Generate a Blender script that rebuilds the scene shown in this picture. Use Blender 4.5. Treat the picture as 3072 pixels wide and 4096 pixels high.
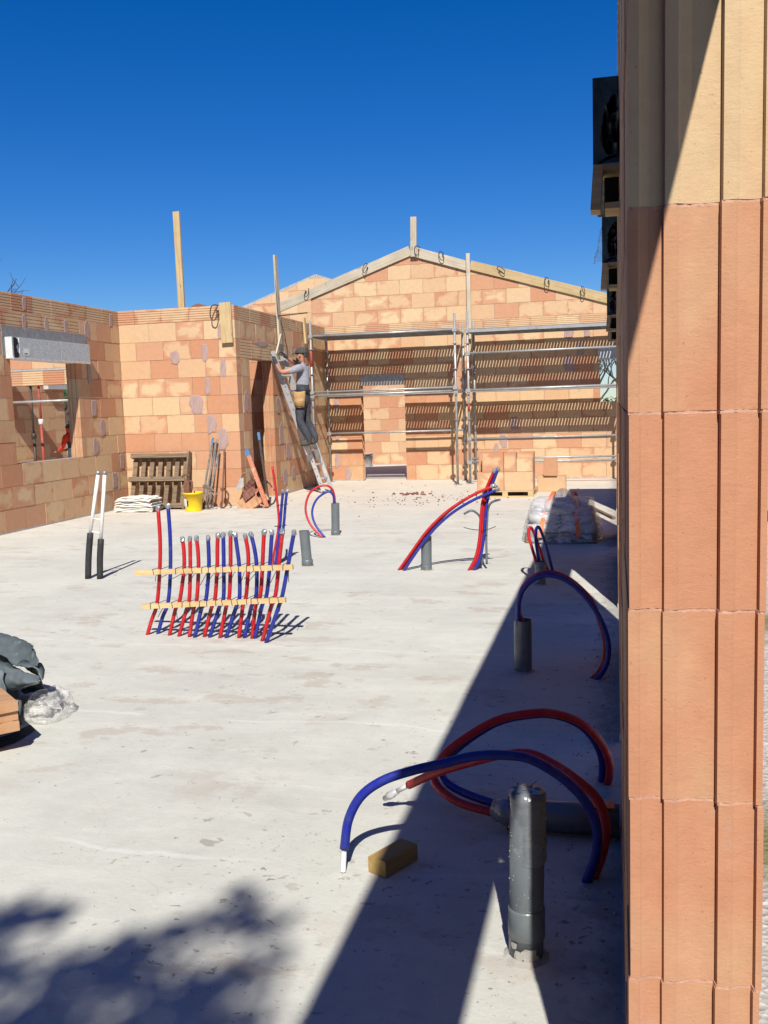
import bpy, bmesh, math, random
from mathutils import Vector, Matrix, noise as mnoise

for _o in list(bpy.data.objects):
    bpy.data.objects.remove(_o, do_unlink=True)
scene = bpy.context.scene
COL = scene.collection
RND = random.Random(7)

# ------------------------------------------------------------------ camera
cam_data = bpy.data.cameras.new('camera')
cam = bpy.data.objects.new('camera', cam_data)
COL.objects.link(cam)
R3 = Matrix(((0.972345, 0.004083, 0.233513),
             (0.231574, 0.112884, -0.966246),
             (-0.030305, 0.993600, 0.108816)))
cam.matrix_world = Matrix.Translation((0, 0, 1.6)) @ R3.to_4x4()
cam_data.sensor_width = 36.0
cam_data.lens = 33.85
cam_data.clip_start = 0.05
cam_data.clip_end = 2000
scene.camera = cam

# ------------------------------------------------------------------ light
SUN_DIR = Vector((-0.249, 1.03, -1.0)).normalized()      # the way the light travels
SUN_EL = math.asin(-SUN_DIR.z)
world = bpy.data.worlds.new('World')
scene.world = world
world.use_nodes = True
wn = world.node_tree.nodes
wl = world.node_tree.links
wn.clear()
sky = wn.new('ShaderNodeTexSky')
sky.sky_type = 'NISHITA'
sky.sun_disc = False
sky.sun_elevation = SUN_EL
sky.sun_rotation = math.atan2(-SUN_DIR.x, -SUN_DIR.y)
sky.altitude = 0
sky.air_density = 1.0
sky.dust_density = 0.0
sky.ozone_density = 9.0
bg = wn.new('ShaderNodeBackground')
bg.inputs['Strength'].default_value = 0.070
wo = wn.new('ShaderNodeOutputWorld')
hs = wn.new('ShaderNodeHueSaturation')      # the deep, saturated blue of a clear spring noon
hs.inputs['Hue'].default_value = 0.512
hs.inputs['Saturation'].default_value = 1.26
wl.new(sky.outputs[0], hs.inputs['Color'])
wl.new(hs.outputs[0], bg.inputs[0])
wl.new(bg.outputs[0], wo.inputs[0])
sun_data = bpy.data.lights.new('sun', 'SUN')
sun_data.energy = 5.0
sun_data.angle = math.radians(0.53)
sun_data.color = (1.0, 0.96, 0.89)
sun = bpy.data.objects.new('sun', sun_data)
COL.objects.link(sun)
sun.rotation_euler = SUN_DIR.to_track_quat('-Z', 'Y').to_euler()
sun.location = (6, -20, 20)
scene.view_settings.view_transform = 'Standard'
scene.view_settings.look = 'None'
scene.view_settings.exposure = 0.45
scene.view_settings.gamma = 1.0
scene.cycles.max_bounces = 6
scene.cycles.transparent_max_bounces = 12
scene.cycles.use_denoising = True

# ------------------------------------------------------------------ materials
class NT:
    def __init__(s, name):
        s.m = bpy.data.materials.new(name)
        s.m.use_nodes = True
        s.t = s.m.node_tree
        s.b = s.t.nodes['Principled BSDF']
        s.tc = s.t.nodes.new('ShaderNodeTexCoord')
    def n(s, typ, **kw):
        x = s.t.nodes.new(typ)
        for k, v in kw.items():
            setattr(x, k, v)
        return x
    def l(s, a, b):
        s.t.links.new(a, b)
    def put(s, sock, v):
        if hasattr(v, 'is_output') or isinstance(v, bpy.types.NodeSocket):
            s.l(v, sock)
        else:
            sock.default_value = v
    def math(s, op, a, b=0.0, c=None, clamp=False):
        x = s.n('ShaderNodeMath', operation=op, use_clamp=clamp)
        s.put(x.inputs[0], a); s.put(x.inputs[1], b)
        if c is not None:
            s.put(x.inputs[2], c)
        return x.outputs[0]
    def noise(s, vec, scale, detail=3.0, rough=0.55, dist=0.0):
        x = s.n('ShaderNodeTexNoise')
        x.inputs['Scale'].default_value = scale
        x.inputs['Detail'].default_value = detail
        x.inputs['Roughness'].default_value = rough
        x.inputs['Distortion'].default_value = dist
        if vec is not None:
            s.l(vec, x.inputs['Vector'])
        return x.outputs[0]
    def scale(s, vec, sc):
        x = s.n('ShaderNodeMapping')
        x.inputs['Scale'].default_value = sc
        s.l(vec, x.inputs['Vector'])
        return x.outputs[0]
    def step(s, v, a, b):
        x = s.n('ShaderNodeMapRange', interpolation_type='SMOOTHSTEP')
        s.put(x.inputs[0], v); s.put(x.inputs[1], a); s.put(x.inputs[2], b)
        return x.outputs[0]
    def mix(s, f, a, b):
        x = s.n('ShaderNodeMix', data_type='RGBA')
        s.put(x.inputs[0], f)
        for sock, v in ((x.inputs[6], a), (x.inputs[7], b)):
            if isinstance(v, tuple):
                v = tuple(v) + ((1.0,) if len(v) == 3 else ())
            s.put(sock, v)
        return x.outputs[2]
    def mul(s, c, f):
        x = s.n('ShaderNodeVectorMath', operation='SCALE')
        s.put(x.inputs[0], c); s.put(x.inputs['Scale'], f)
        return x.outputs[0]
    def bump(s, h, strength=0.3, dist=0.01):
        x = s.n('ShaderNodeBump')
        x.inputs['Strength'].default_value = strength
        x.inputs['Distance'].default_value = dist
        s.l(h, x.inputs['Height'])
        s.l(x.outputs[0], s.b.inputs['Normal'])
    def col(s, v):
        if isinstance(v, tuple):
            v = tuple(v) + ((1.0,) if len(v) == 3 else ())
        s.put(s.b.inputs['Base Color'], v)
    def rough(s, v):
        s.put(s.b.inputs['Roughness'], v)

MATS = {}
def simple(name, c1, c2=None, rough=0.6, scale=8.0, bump=0.15, bscale=60.0, metal=0.0, stretch=(1, 1, 1), rnd=0.0, spec=None, dirt=None):
    t = NT(name)
    v = t.scale(t.tc.outputs['Object'], stretch)
    c2 = c2 or tuple(x * 0.75 for x in c1)
    f = t.step(t.noise(v, scale, 4), 0.3, 0.7)
    c = t.mix(f, c1, c2)
    if dirt:
        c = t.mix(t.step(t.noise(t.tc.outputs['Object'], scale * 0.7, 5, 0.7), 0.55, 0.7), c, dirt)
    if rnd:
        oi = t.n('ShaderNodeObjectInfo')
        c = t.mul(c, t.math('MULTIPLY_ADD', oi.outputs['Random'], rnd, 1 - rnd / 2))
    t.col(c)
    t.rough(t.math('MULTIPLY_ADD', f, 0.2, rough - 0.1))
    t.b.inputs['Metallic'].default_value = metal
    if spec is not None:
        t.b.inputs['Specular IOR Level'].default_value = spec
    if bump:
        t.bump(t.noise(v, bscale, 3), bump, 0.004)
    MATS[name] = t.m
    return t.m

def make_brick(name, dusty=0.0):
    t = NT(name)
    oi = t.n('ShaderNodeObjectInfo')
    r = oi.outputs['Random']
    ob = t.tc.outputs['Object']
    off = t.n('ShaderNodeCombineXYZ')
    t.l(t.math('MULTIPLY', r, 371.0), off.inputs[0])
    t.l(t.math('MULTIPLY', r, 93.0), off.inputs[1])
    t.l(t.math('MULTIPLY', r, 57.0), off.inputs[2])
    va = t.n('ShaderNodeVectorMath', operation='ADD')
    t.l(ob, va.inputs[0]); t.l(off.outputs[0], va.inputs[1])
    v = va.outputs[0]
    wn_ = t.n('ShaderNodeTexWhiteNoise', noise_dimensions='1D')
    t.l(t.math('MULTIPLY', r, 913.0), wn_.inputs['W'])
    sx = t.n('ShaderNodeSeparateXYZ')
    t.l(wn_.outputs['Color'], sx.inputs[0])
    r1, r2, r3 = sx.outputs
    g = t.n('ShaderNodeSeparateXYZ')
    t.l(t.tc.outputs['Generated'], g.inputs[0])
    ex = t.math('MULTIPLY', t.math('MINIMUM', g.outputs[0], t.math('SUBTRACT', 1.0, g.outputs[0])), 0.5)
    ez = t.math('MULTIPLY', t.math('MINIMUM', g.outputs[2], t.math('SUBTRACT', 1.0, g.outputs[2])), 0.31)
    e = t.math('MINIMUM', ex, ez)
    n1 = t.noise(t.scale(v, (0.8, 1.0, 1.3)), 4.2, 1.6, 0.5, 0.9)
    m = t.math('ADD', e, t.math('MULTIPLY', t.math('SUBTRACT', n1, 0.5), 0.34))
    m = t.math('ADD', m, t.math('MULTIPLY', t.math('SUBTRACT', r1, 0.22), 0.17))
    m = t.step(m, -0.01, 0.09)
    m = t.math('MULTIPLY', m, t.math('LESS_THAN', r2, 0.78))
    m = t.math('MULTIPLY', m, t.math('MULTIPLY_ADD', r3, 0.35, 0.62))
    orange = t.mix(r3, (0.44, 0.208, 0.112), (0.475, 0.262, 0.152))
    cream = t.mix(r1, (0.565, 0.420, 0.248), (0.54, 0.375, 0.215))
    n2 = t.noise(v, 14.0, 5, 0.65)
    c = t.mix(m, orange, cream)
    halo = t.math('MULTIPLY', t.math('MULTIPLY', m, t.math('SUBTRACT', 1.0, m)), 0.7)
    c = t.mix(halo, c, (0.47, 0.27, 0.15))
    c = t.mul(c, t.math('MULTIPLY_ADD', n2, 0.28, 0.86))
    if dusty:
        c = t.mix(t.math('MULTIPLY', t.step(t.noise(v, 3, 4), 0.45, 0.7), dusty), c, (0.42, 0.36, 0.32))
    t.col(c)
    t.rough(0.88)
    t.b.inputs['Specular IOR Level'].default_value = 0.25
    grain = t.noise(t.scale(v, (0.5, 1.0, 2.6)), 75, 4, 0.7)
    lines = t.noise(t.scale(v, (160.0, 160.0, 1.5)), 1.0, 1)
    h = t.math('ADD', grain, t.math('MULTIPLY', lines, t.math('MULTIPLY', t.math('SUBTRACT', 1.0, m), 0.5)))
    t.bump(h, 0.45, 0.003)
    MATS[name] = t.m

make_brick('brick')
def make_brick_end():
    # cut and fluted block ends: broad firing tint per block (object colour), no face print
    t = NT('brick_end')
    oi = t.n('ShaderNodeObjectInfo')
    sc_ = t.n('ShaderNodeSeparateColor'); t.l(oi.outputs['Color'], sc_.inputs[0])
    ob = t.tc.outputs['Object']
    va = t.n('ShaderNodeVectorMath', operation='ADD')
    cm = t.n('ShaderNodeCombineXYZ'); t.l(t.math('MULTIPLY', oi.outputs['Random'], 71.0), cm.inputs[0])
    t.l(ob, va.inputs[0]); t.l(cm.outputs[0], va.inputs[1])
    v = va.outputs[0]
    f = t.math('ADD', sc_.outputs[0], t.math('MULTIPLY', t.math('SUBTRACT', t.noise(t.scale(v, (1, 1, 0.6)), 6.5, 3, 0.55), 0.5), 1.25), clamp=True)
    c = t.mix(f, (0.43, 0.203, 0.112), (0.50, 0.365, 0.208))
    c = t.mul(c, t.math('MULTIPLY_ADD', t.noise(v, 22, 5, 0.7), 0.30, 0.85))
    c = t.mix(t.math('MULTIPLY', t.step(t.noise(v, 4.0, 5, 0.7), 0.56, 0.72), 0.22), c, (0.50, 0.38, 0.30))
    pit = t.step(t.noise(v, 130, 2, 0.6), 0.69, 0.74)
    c = t.mix(t.math('MULTIPLY', pit, 0.55), c, (0.26, 0.11, 0.06))
    t.col(c); t.rough(0.9)
    t.b.inputs['Specular IOR Level'].default_value = 0.2
    h = t.math('ADD', t.noise(t.scale(v, (1, 1, 2.6)), 55, 4, 0.7), t.math('MULTIPLY', t.noise(v, 220, 3, 0.7), 0.6))
    t.bump(h, 0.26, 0.004)
    MATS['brick_end'] = t.m
make_brick_end()
simple('mortar', (0.36, 0.31, 0.28), (0.26, 0.22, 0.20), 0.95, 20, 0.5, 80)
simple('joint', (0.52, 0.30, 0.21), (0.40, 0.22, 0.15), 0.95, 20, 0.5, 80)
simple('patch', (0.295, 0.205, 0.198), (0.385, 0.26, 0.215), 0.95, 16, 0.6, 50, stretch=(2.2, 1, 0.35))
simple('cement', (0.38, 0.36, 0.34), (0.28, 0.27, 0.26), 0.95, 12, 0.5, 70)
simple('red_hose', (0.46, 0.010, 0.016), (0.38, 0.008, 0.012), 0.48, 24, 0.12, 160, dirt=(0.44, 0.05, 0.05))
simple('blue_hose', (0.012, 0.020, 0.27), (0.014, 0.026, 0.20), 0.46, 24, 0.12, 160, dirt=(0.04, 0.055, 0.24))
simple('pvc', (0.125, 0.142, 0.152), (0.10, 0.115, 0.125), 0.36, 10, 0.08, 120, dirt=(0.20, 0.21, 0.21))
simple('tape', (0.30, 0.31, 0.33), (0.20, 0.21, 0.23), 0.30, 40, 0.6, 70, metal=0.25)
simple('wrap', (0.15, 0.165, 0.175), (0.12, 0.135, 0.145), 0.26, 30, 0.8, 45)
simple('white_pvc', (0.78, 0.77, 0.74), (0.70, 0.68, 0.64), 0.4, 15, 0.05)
simple('black_foam', (0.014, 0.014, 0.015), (0.025, 0.025, 0.026), 0.75, 20, 0.3, 90)
simple('wire', (0.018, 0.015, 0.013), None, 0.6, 20, 0)
simple('steel', (0.42, 0.415, 0.395), (0.29, 0.285, 0.27), 0.45, 6, 0.15, 60, metal=0.4, dirt=(0.27, 0.22, 0.17))
simple('alu', (0.66, 0.67, 0.68), (0.50, 0.51, 0.52), 0.38, 9, 0.1, 70, metal=0.4)
simple('dark_steel', (0.05, 0.042, 0.038), (0.09, 0.06, 0.045), 0.6, 20, 0.3, 80, metal=0.5)
simple('rust', (0.19, 0.075, 0.045), (0.10, 0.05, 0.035), 0.85, 25, 0.5, 80)
simple('prop_red', (0.34, 0.045, 0.03), (0.22, 0.05, 0.035), 0.6, 15, 0.2, 80)
simple('eps', (0.60, 0.61, 0.60), (0.46, 0.47, 0.47), 0.9, 60, 0.5, 90)
simple('fibre', (0.50, 0.52, 0.51), (0.34, 0.36, 0.36), 0.9, 45, 0.5, 60)
simple('green_eps', (0.05, 0.085, 0.08), (0.022, 0.036, 0.036), 0.8, 14, 0.9, 30, stretch=(1, 1, 0.5))
simple('dark_fill', (0.03, 0.03, 0.032), (0.12, 0.11, 0.10), 0.9, 30, 1.0, 40)
simple('black', (0.006, 0.006, 0.006), None, 0.9, 5, 0)
simple('yellow', (0.80, 0.56, 0.01), (0.74, 0.50, 0.01), 0.38, 6, 0.04)
simple('splash', (0.34, 0.33, 0.30), (0.26, 0.25, 0.23), 0.95, 20, 0.3)
simple('mortar_dark', (0.24, 0.235, 0.23), (0.18, 0.175, 0.17), 0.95, 12, 0.5, 70)
simple('paper', (0.70, 0.68, 0.62), (0.55, 0.52, 0.48), 0.8, 12, 0.1)
simple('sack', (0.74, 0.71, 0.65), (0.60, 0.56, 0.50), 0.85, 10, 0.4, 40)
simple('cement_sack', (0.46, 0.45, 0.43), (0.34, 0.33, 0.33), 0.8, 9, 0.5, 30)
simple('strap', (0.80, 0.17, 0.03), (0.66, 0.12, 0.03), 0.5, 20, 0.1)
simple('cap', (0.055, 0.055, 0.05), (0.04, 0.04, 0.036), 0.9, 40, 0.3, 200)
simple('skin', (0.42, 0.20, 0.125), (0.36, 0.16, 0.10), 0.55, 20, 0.1, 120)
simple('shirt', (0.29, 0.295, 0.33), (0.23, 0.235, 0.265), 0.9, 14, 0.5, 22, stretch=(1, 1, 2.4))
simple('trouser', (0.05, 0.054, 0.066), (0.032, 0.034, 0.042), 0.9, 14, 0.6, 22)
simple('glove', (0.045, 0.045, 0.047), (0.025, 0.025, 0.027), 0.8, 30, 0.4, 90)
simple('boot', (0.06, 0.052, 0.045), None, 0.75, 20, 0.3, 60)
simple('leather', (0.42, 0.26, 0.11), (0.32, 0.18, 0.07), 0.75, 14, 0.4, 50)
simple('belt', (0.012, 0.011, 0.01), None, 0.7, 10, 0.1)
simple('hivis', (0.75, 0.05, 0.015), (0.55, 0.03, 0.01), 0.8, 20, 0.4, 40)
simple('tarp', (0.085, 0.108, 0.116), (0.05, 0.066, 0.074), 0.68, 9, 0.6, 18, dirt=(0.16, 0.185, 0.19))
simple('slab_brick', (0.47, 0.275, 0.15), (0.40, 0.205, 0.10), 0.85, 6, 0.4, 60, stretch=(1, 5, 1))
simple('tile', (0.20, 0.075, 0.05), (0.13, 0.06, 0.045), 0.9, 20, 0.3, 60, rnd=0.5)
simple('plaster', (0.55, 0.50, 0.42), None, 0.95, 4, 0.2)
simple('bark', (0.08, 0.06, 0.045), (0.05, 0.04, 0.032), 0.95, 12, 0.8, 40)
simple('greyblock', (0.33, 0.33, 0.325), (0.26, 0.26, 0.255), 0.95, 14, 0.5, 70)
simple('bluepaint', (0.03, 0.14, 0.32), (0.08, 0.16, 0.26), 0.6, 30, 0.2, dirt=(0.22, 0.20, 0.18))
simple('toolsteel', (0.22, 0.19, 0.16), (0.13, 0.105, 0.085), 0.6, 14, 0.3, 60, metal=0.3, dirt=(0.30, 0.27, 0.24))
simple('orangepaint', (0.46, 0.13, 0.055), (0.42, 0.20, 0.13), 0.8, 25, 0.3, dirt=(0.52, 0.46, 0.41))
simple('shadow_net', (0.20, 0.24, 0.20), None, 0.9, 5, 0)

def make_wood(name, c1, c2, knots=0.5):
    t = NT(name)
    oi = t.n('ShaderNodeObjectInfo')
    off = t.n('ShaderNodeVectorMath', operation='ADD')
    cmb = t.n('ShaderNodeCombineXYZ')
    for i in range(3):
        t.l(t.math('MULTIPLY', oi.outputs['Random'], 31.0 + 17 * i), cmb.inputs[i])
    t.l(t.tc.outputs['Object'], off.inputs[0]); t.l(cmb.outputs[0], off.inputs[1])
    v = off.outputs[0]
    g = t.noise(t.scale(v, (1.6, 38, 38)), 1.0, 4, 0.6, 0.6)
    big = t.noise(v, 3.2, 3)
    c = t.mix(t.step(g, 0.35, 0.68), c1, c2)
    c = t.mul(c, t.math('MULTIPLY_ADD', big, 0.5, 0.75))
    kn = t.step(t.noise(t.scale(v, (5, 13, 13)), 1.0, 1), 0.70, 0.76)
    c = t.mix(t.math('MULTIPLY', kn, knots), c, tuple(x * 0.35 for x in c2))
    c = t.mul(c, t.math('MULTIPLY_ADD', oi.outputs['Random'], 0.2, 0.9))
    t.col(c); t.rough(0.8)
    t.b.inputs['Specular IOR Level'].default_value = 0.25
    t.bump(g, 0.35, 0.003)
    MATS[name] = t.m
make_wood('wood_new', (0.50, 0.38, 0.205), (0.40, 0.275, 0.13))
make_wood('wood_pale', (0.47, 0.41, 0.31), (0.38, 0.315, 0.225))
make_wood('wood_old', (0.21, 0.15, 0.095), (0.125, 0.086, 0.055), 0.8)
make_wood('batten', (0.60, 0.44, 0.23), (0.52, 0.36, 0.17), 0.15)
make_wood('offcut', (0.40, 0.27, 0.10), (0.33, 0.21, 0.07), 0.2)

def make_concrete():
    t = NT('concrete')
    P = t.tc.outputs['Object']
    sp = t.n('ShaderNodeSeparateXYZ'); t.l(P, sp.inputs[0])
    X, Y = sp.outputs[0], sp.outputs[1]
    c = t.mix(t.step(t.noise(P, 0.7, 5, 0.6), 0.32, 0.68), (0.52, 0.515, 0.455), (0.465, 0.458, 0.408))
    c = t.mix(t.math('MULTIPLY', t.step(t.noise(t.scale(P, (0.5, 2.2, 1)), 1.6, 6, 0.65), 0.45, 0.75), 0.55), c, (0.585, 0.575, 0.515))
    # trowel and lime streaks
    c = t.mix(t.math('MULTIPLY', t.step(t.noise(t.scale(P, (1.2, 9, 1)), 1.3, 4, 0.6, 1.2), 0.55, 0.72), 0.25), c, (0.61, 0.60, 0.55))
    # wet cement stains
    st = t.math('MULTIPLY', t.step(t.noise(t.scale(P, (1.4, 2.4, 1)), 1.5, 7, 0.68), 0.535, 0.60), t.step(t.noise(P, 0.5, 2), 0.42, 0.54))
    c = t.mix(t.math('MULTIPLY', st, 0.6), c, (0.40, 0.345, 0.285))
    # brick dust trodden around by the back wall
    dust = t.math('MULTIPLY', t.step(Y, 9.5, 18.5), t.math('MULTIPLY_ADD', t.noise(P, 1.3, 6, 0.65), 1.3, 0.0), clamp=True)
    c = t.mix(t.math('MULTIPLY', dust, 0.8), c, (0.64, 0.52, 0.395))
    d2 = t.math('MULTIPLY', t.step(Y, 11.5, 16.5), t.step(t.noise(t.scale(P, (1, 2, 1)), 3.0, 6, 0.7), 0.58, 0.70))
    c = t.mix(t.math('MULTIPLY', d2, 0.30), c, (0.45, 0.26, 0.16))
    # fine mottling, pores and splashes
    c = t.mul(c, t.math('MULTIPLY_ADD', t.noise(P, 11, 6, 0.7), 0.22, 0.89))
    c = t.mul(c, t.math('MULTIPLY_ADD', t.noise(P, 2.6, 4, 0.6, 0.8), 0.18, 0.91))
    near = t.math('MULTIPLY', t.step(X, -2.6, -0.4), t.step(Y, 7.0, 3.2))
    for sc, lo, hi, dark, amt, msc in ((7.0, 0.66, 0.70, (0.25, 0.225, 0.195), 0.62, 0.8), (17.0, 0.67, 0.70, (0.19, 0.175, 0.155), 0.75, 1.3), (46.0, 0.69, 0.73, (0.13, 0.12, 0.11), 0.75, 2.1)):
        nn = t.noise(t.scale(P, (1.0, 1.3, 1.0)), sc, 3.0, 0.62, 0.4)
        lower = t.math('MULTIPLY', near, 0.045)
        s_ = t.step(t.math('ADD', nn, lower), lo, hi)
        s_ = t.math('MULTIPLY', s_, t.step(t.noise(P, msc, 3), 0.40, 0.60))
        c = t.mix(t.math('MULTIPLY', s_, amt), c, dark)
    # hairline cracks
    cv = t.n('ShaderNodeTexVoronoi', feature='DISTANCE_TO_EDGE'); cv.inputs['Scale'].default_value = 0.42
    nz = t.n('ShaderNodeTexNoise'); nz.inputs['Scale'].default_value = 1.8; nz.inputs['Detail'].default_value = 6
    t.l(P, nz.inputs['Vector'])
    wv = t.n('ShaderNodeVectorMath', operation='MULTIPLY_ADD'); t.l(nz.outputs['Color'], wv.inputs[0]); wv.inputs[1].default_value = (0.9, 0.9, 0.9); t.l(P, wv.inputs[2])
    t.l(wv.outputs[0], cv.inputs['Vector'])
    ck = t.math('MULTIPLY', t.step(cv.outputs['Distance'], 0.0035, 0.0), t.step(t.noise(P, 0.8, 2), 0.45, 0.6))
    c = t.mix(t.math('MULTIPLY', ck, 0.14), c, (0.30, 0.28, 0.25))
    # pour joints
    wob = t.math('MULTIPLY', t.math('SUBTRACT', t.noise(P, 0.9, 4), 0.5), 0.35)
    for yy in (4.56, 6.02, 3.1, 8.9):
        dd = t.math('ABSOLUTE', t.math('SUBTRACT', t.math('ADD', Y, wob), yy))
        k = t.math('MULTIPLY', t.step(dd, 0.022, 0.004), t.step(t.noise(P, 1.7, 4), 0.38, 0.55))
        c = t.mix(t.math('MULTIPLY', k, 0.45), c, (0.62, 0.615, 0.58))
    # crumbs and dirt swept against the right-hand wall
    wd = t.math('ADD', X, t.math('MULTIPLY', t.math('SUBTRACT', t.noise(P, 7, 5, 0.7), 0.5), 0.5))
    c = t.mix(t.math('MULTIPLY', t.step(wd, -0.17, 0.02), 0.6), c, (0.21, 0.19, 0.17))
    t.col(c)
    t.rough(0.9)
    t.b.inputs['Specular IOR Level'].default_value = 0.08
    h = t.math('ADD', t.noise(P, 55, 5, 0.7), t.math('MULTIPLY', t.noise(P, 6, 4), 1.5))
    t.bump(h, 0.35, 0.006)
    MATS['concrete'] = t.m
make_concrete()

def make_ground():
    t = NT('gravel')
    P = t.tc.outputs['Object']
    vo = t.n('ShaderNodeTexVoronoi'); vo.inputs['Scale'].default_value = 45
    t.l(P, vo.inputs['Vector'])
    pk = t.n('ShaderNodeSeparateXYZ'); t.l(vo.outputs['Color'], pk.inputs[0])
    c = t.mix(pk.outputs[0], (0.30, 0.28, 0.25), (0.50, 0.47, 0.42))
    gr = t.step(t.noise(P, 0.35, 5, 0.65), 0.50, 0.60)
    c = t.mix(gr, c, t.mix(t.noise(P, 9, 4), (0.10, 0.115, 0.04), (0.24, 0.20, 0.09)))
    t.col(c); t.rough(0.95)
    t.bump(vo.outputs['Distance'], 0.8, 0.01)
    MATS['gravel'] = t.m
make_ground()

def make_leaf(name, c1, c2):
    t = NT(name)
    gm = t.n('ShaderNodeNewGeometry')
    c = t.mix(gm.outputs['Random Per Island'], c1, c2)
    t.col(c); t.rough(0.6)
    MATS[name] = t.m
make_leaf('leaf', (0.035, 0.075, 0.02), (0.085, 0.13, 0.035))
make_leaf('hedge_leaf', (0.02, 0.055, 0.012), (0.06, 0.12, 0.03))

def make_film(name, tint, alpha, rough):
    t = NT(name)
    t.col(tint); t.rough(rough)
    P = t.tc.outputs['Object']
    t.put(t.b.inputs['Alpha'], t.math('MULTIPLY_ADD', t.step(t.noise(t.scale(P, (2, 2, 5)), 3.2, 5, 0.7, 1.5), 0.42, 0.68), 0.45, alpha))
    t.bump(t.noise(t.scale(P, (1, 1, 2)), 9, 3, 0.5, 2.0), 0.6, 0.02)
    MATS[name] = t.m
make_film('film', (0.76, 0.77, 0.79), 0.20, 0.2)
make_film('bagfilm', (0.72, 0.71, 0.68), 0.20, 0.25)

def make_glass():
    t = NT('glass')
    t.col((0.03, 0.04, 0.05)); t.rough(0.04)
    MATS['glass'] = t.m
make_glass()

# ------------------------------------------------------------------ geometry helpers
def V(*a):
    return Vector(a)
def smooth_path(pts, n=6):
    p = [Vector(q) for q in pts]
    if len(p) < 3:
        return p
    q = [p[0] * 2 - p[1]] + p + [p[-1] * 2 - p[-2]]
    out = []
    for i in range(1, len(q) - 2):
        a, b, c, d = q[i - 1], q[i], q[i + 1], q[i + 2]
        for k in range(n):
            t = k / n
            out.append(0.5 * ((2 * b) + (c - a) * t + (2 * a - 5 * b + 4 * c - d) * t * t + (3 * b - a - 3 * c + d) * t ** 3))
    out.append(p[-1])
    return out

class MB:
    def __init__(s):
        s.v = []; s.f = []; s.s = []
    def add(s, vs, fs, smooth=False):
        o = len(s.v)
        s.v += [tuple(x) for x in vs]
        for q in fs:
            s.f.append(tuple(i + o for i in q)); s.s.append(smooth)
        return s
    def box(s, c, size, rot=None, taper=1.0):
        hx, hy, hz = size[0] / 2, size[1] / 2, size[2] / 2
        vs = []
        for z in (-hz, hz):
            k = 1.0 if z < 0 else taper
            for x, y in ((-hx, -hy), (hx, -hy), (hx, hy), (-hx, hy)):
                vs.append(Vector((x * k, y * k, z)))
        if rot is not None:
            vs = [rot @ v for v in vs]
        c = Vector(c)
        return s.add([v + c for v in vs], [(3, 2, 1, 0), (4, 5, 6, 7), (0, 1, 5, 4), (1, 2, 6, 5), (2, 3, 7, 6), (3, 0, 4, 7)])
    def bar(s, a, b, w, h, up=(0, 0, 1)):
        a, b = Vector(a), Vector(b)
        d = (b - a); L = d.length; d.normalize()
        u = Vector(up)
        x = d.cross(u)
        if x.length < 1e-4:
            x = d.cross(Vector((1, 0, 0)))
        x.normalize(); u = x.cross(d)
        vs = [p + x * sx * w / 2 + u * su * h / 2 for p in (a, b) for sx, su in ((-1, -1), (1, -1), (1, 1), (-1, 1))]
        return s.add(vs, [(0, 1, 2, 3), (7, 6, 5, 4), (4, 5, 1, 0), (5, 6, 2, 1), (6, 7, 3, 2), (7, 4, 0, 3)])
    def tube(s, pts, r, n=10, caps=True, rfun=None, jitter=0.0):
        p = [Vector(q) for q in pts]
        d0 = (p[1] - p[0]).normalized()
        u = d0.orthogonal().normalized()
        rings = []
        for i, q in enumerate(p):
            if i == 0: d = p[1] - p[0]
            elif i == len(p) - 1: d = p[-1] - p[-2]
            else: d = p[i + 1] - p[i - 1]
            d.normalize()
            u = (u - d * u.dot(d))
            if u.length < 1e-5: u = d.orthogonal()
            u.normalize()
            w = d.cross(u)
            rr = rfun(i / (len(p) - 1)) if rfun else r
            rings.append([q + (u * math.cos(2 * math.pi * k / n) + w * math.sin(2 * math.pi * k / n)) * rr * (1 + (RND.random() - .5) * jitter) for k in range(n)])
        vs = [v for rg in rings for v in rg]
        fs = []
        for i in range(len(rings) - 1):
            for k in range(n):
                a = i * n + k; b = i * n + (k + 1) % n
                fs.append((a, b, b + n, a + n))
        s.add(vs, fs, True)
        if caps:
            o = len(s.v) - len(vs)
            s.f.append(tuple(o + k for k in reversed(range(n)))); s.s.append(False)
            s.f.append(tuple(o + len(vs) - n + k for k in range(n))); s.s.append(False)
        return s
    def cyl(s, a, b, r, n=12, r2=None, caps=True):
        r2 = r if r2 is None else r2
        return s.tube([a, b], r, n, caps, rfun=lambda t: r + (r2 - r) * t)
    def lathe(s, prof, c=(0, 0, 0), n=20, smooth=True):
        c = Vector(c)
        vs = [c + Vector((math.cos(2 * math.pi * k / n) * r, math.sin(2 * math.pi * k / n) * r, z)) for r, z in prof for k in range(n)]
        fs = []
        for i in range(len(prof) - 1):
            for k in range(n):
                a = i * n + k; b = i * n + (k + 1) % n
                fs.append((a, b, b + n, a + n))
        return s.add(vs, fs, smooth)
    def grid(s, fn, nu, nv, smooth=True):
        vs = [fn(i / nu, j / nv) for j in range(nv + 1) for i in range(nu + 1)]
        fs = [(j * (nu + 1) + i, j * (nu + 1) + i + 1, (j + 1) * (nu + 1) + i + 1, (j + 1) * (nu + 1) + i) for j in range(nv) for i in range(nu)]
        return s.add(vs, fs, smooth)
    def mesh(s, name):
        m = bpy.data.meshes.new(name)
        m.from_pydata(s.v, [], s.f)
        m.polygons.foreach_set('use_smooth', s.s)
        m.update()
        return m
    def build(s, name, mat, parent=None, loc=None, rot=None):
        return link(name, s.mesh(name), mat, parent, loc, rot)

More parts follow.
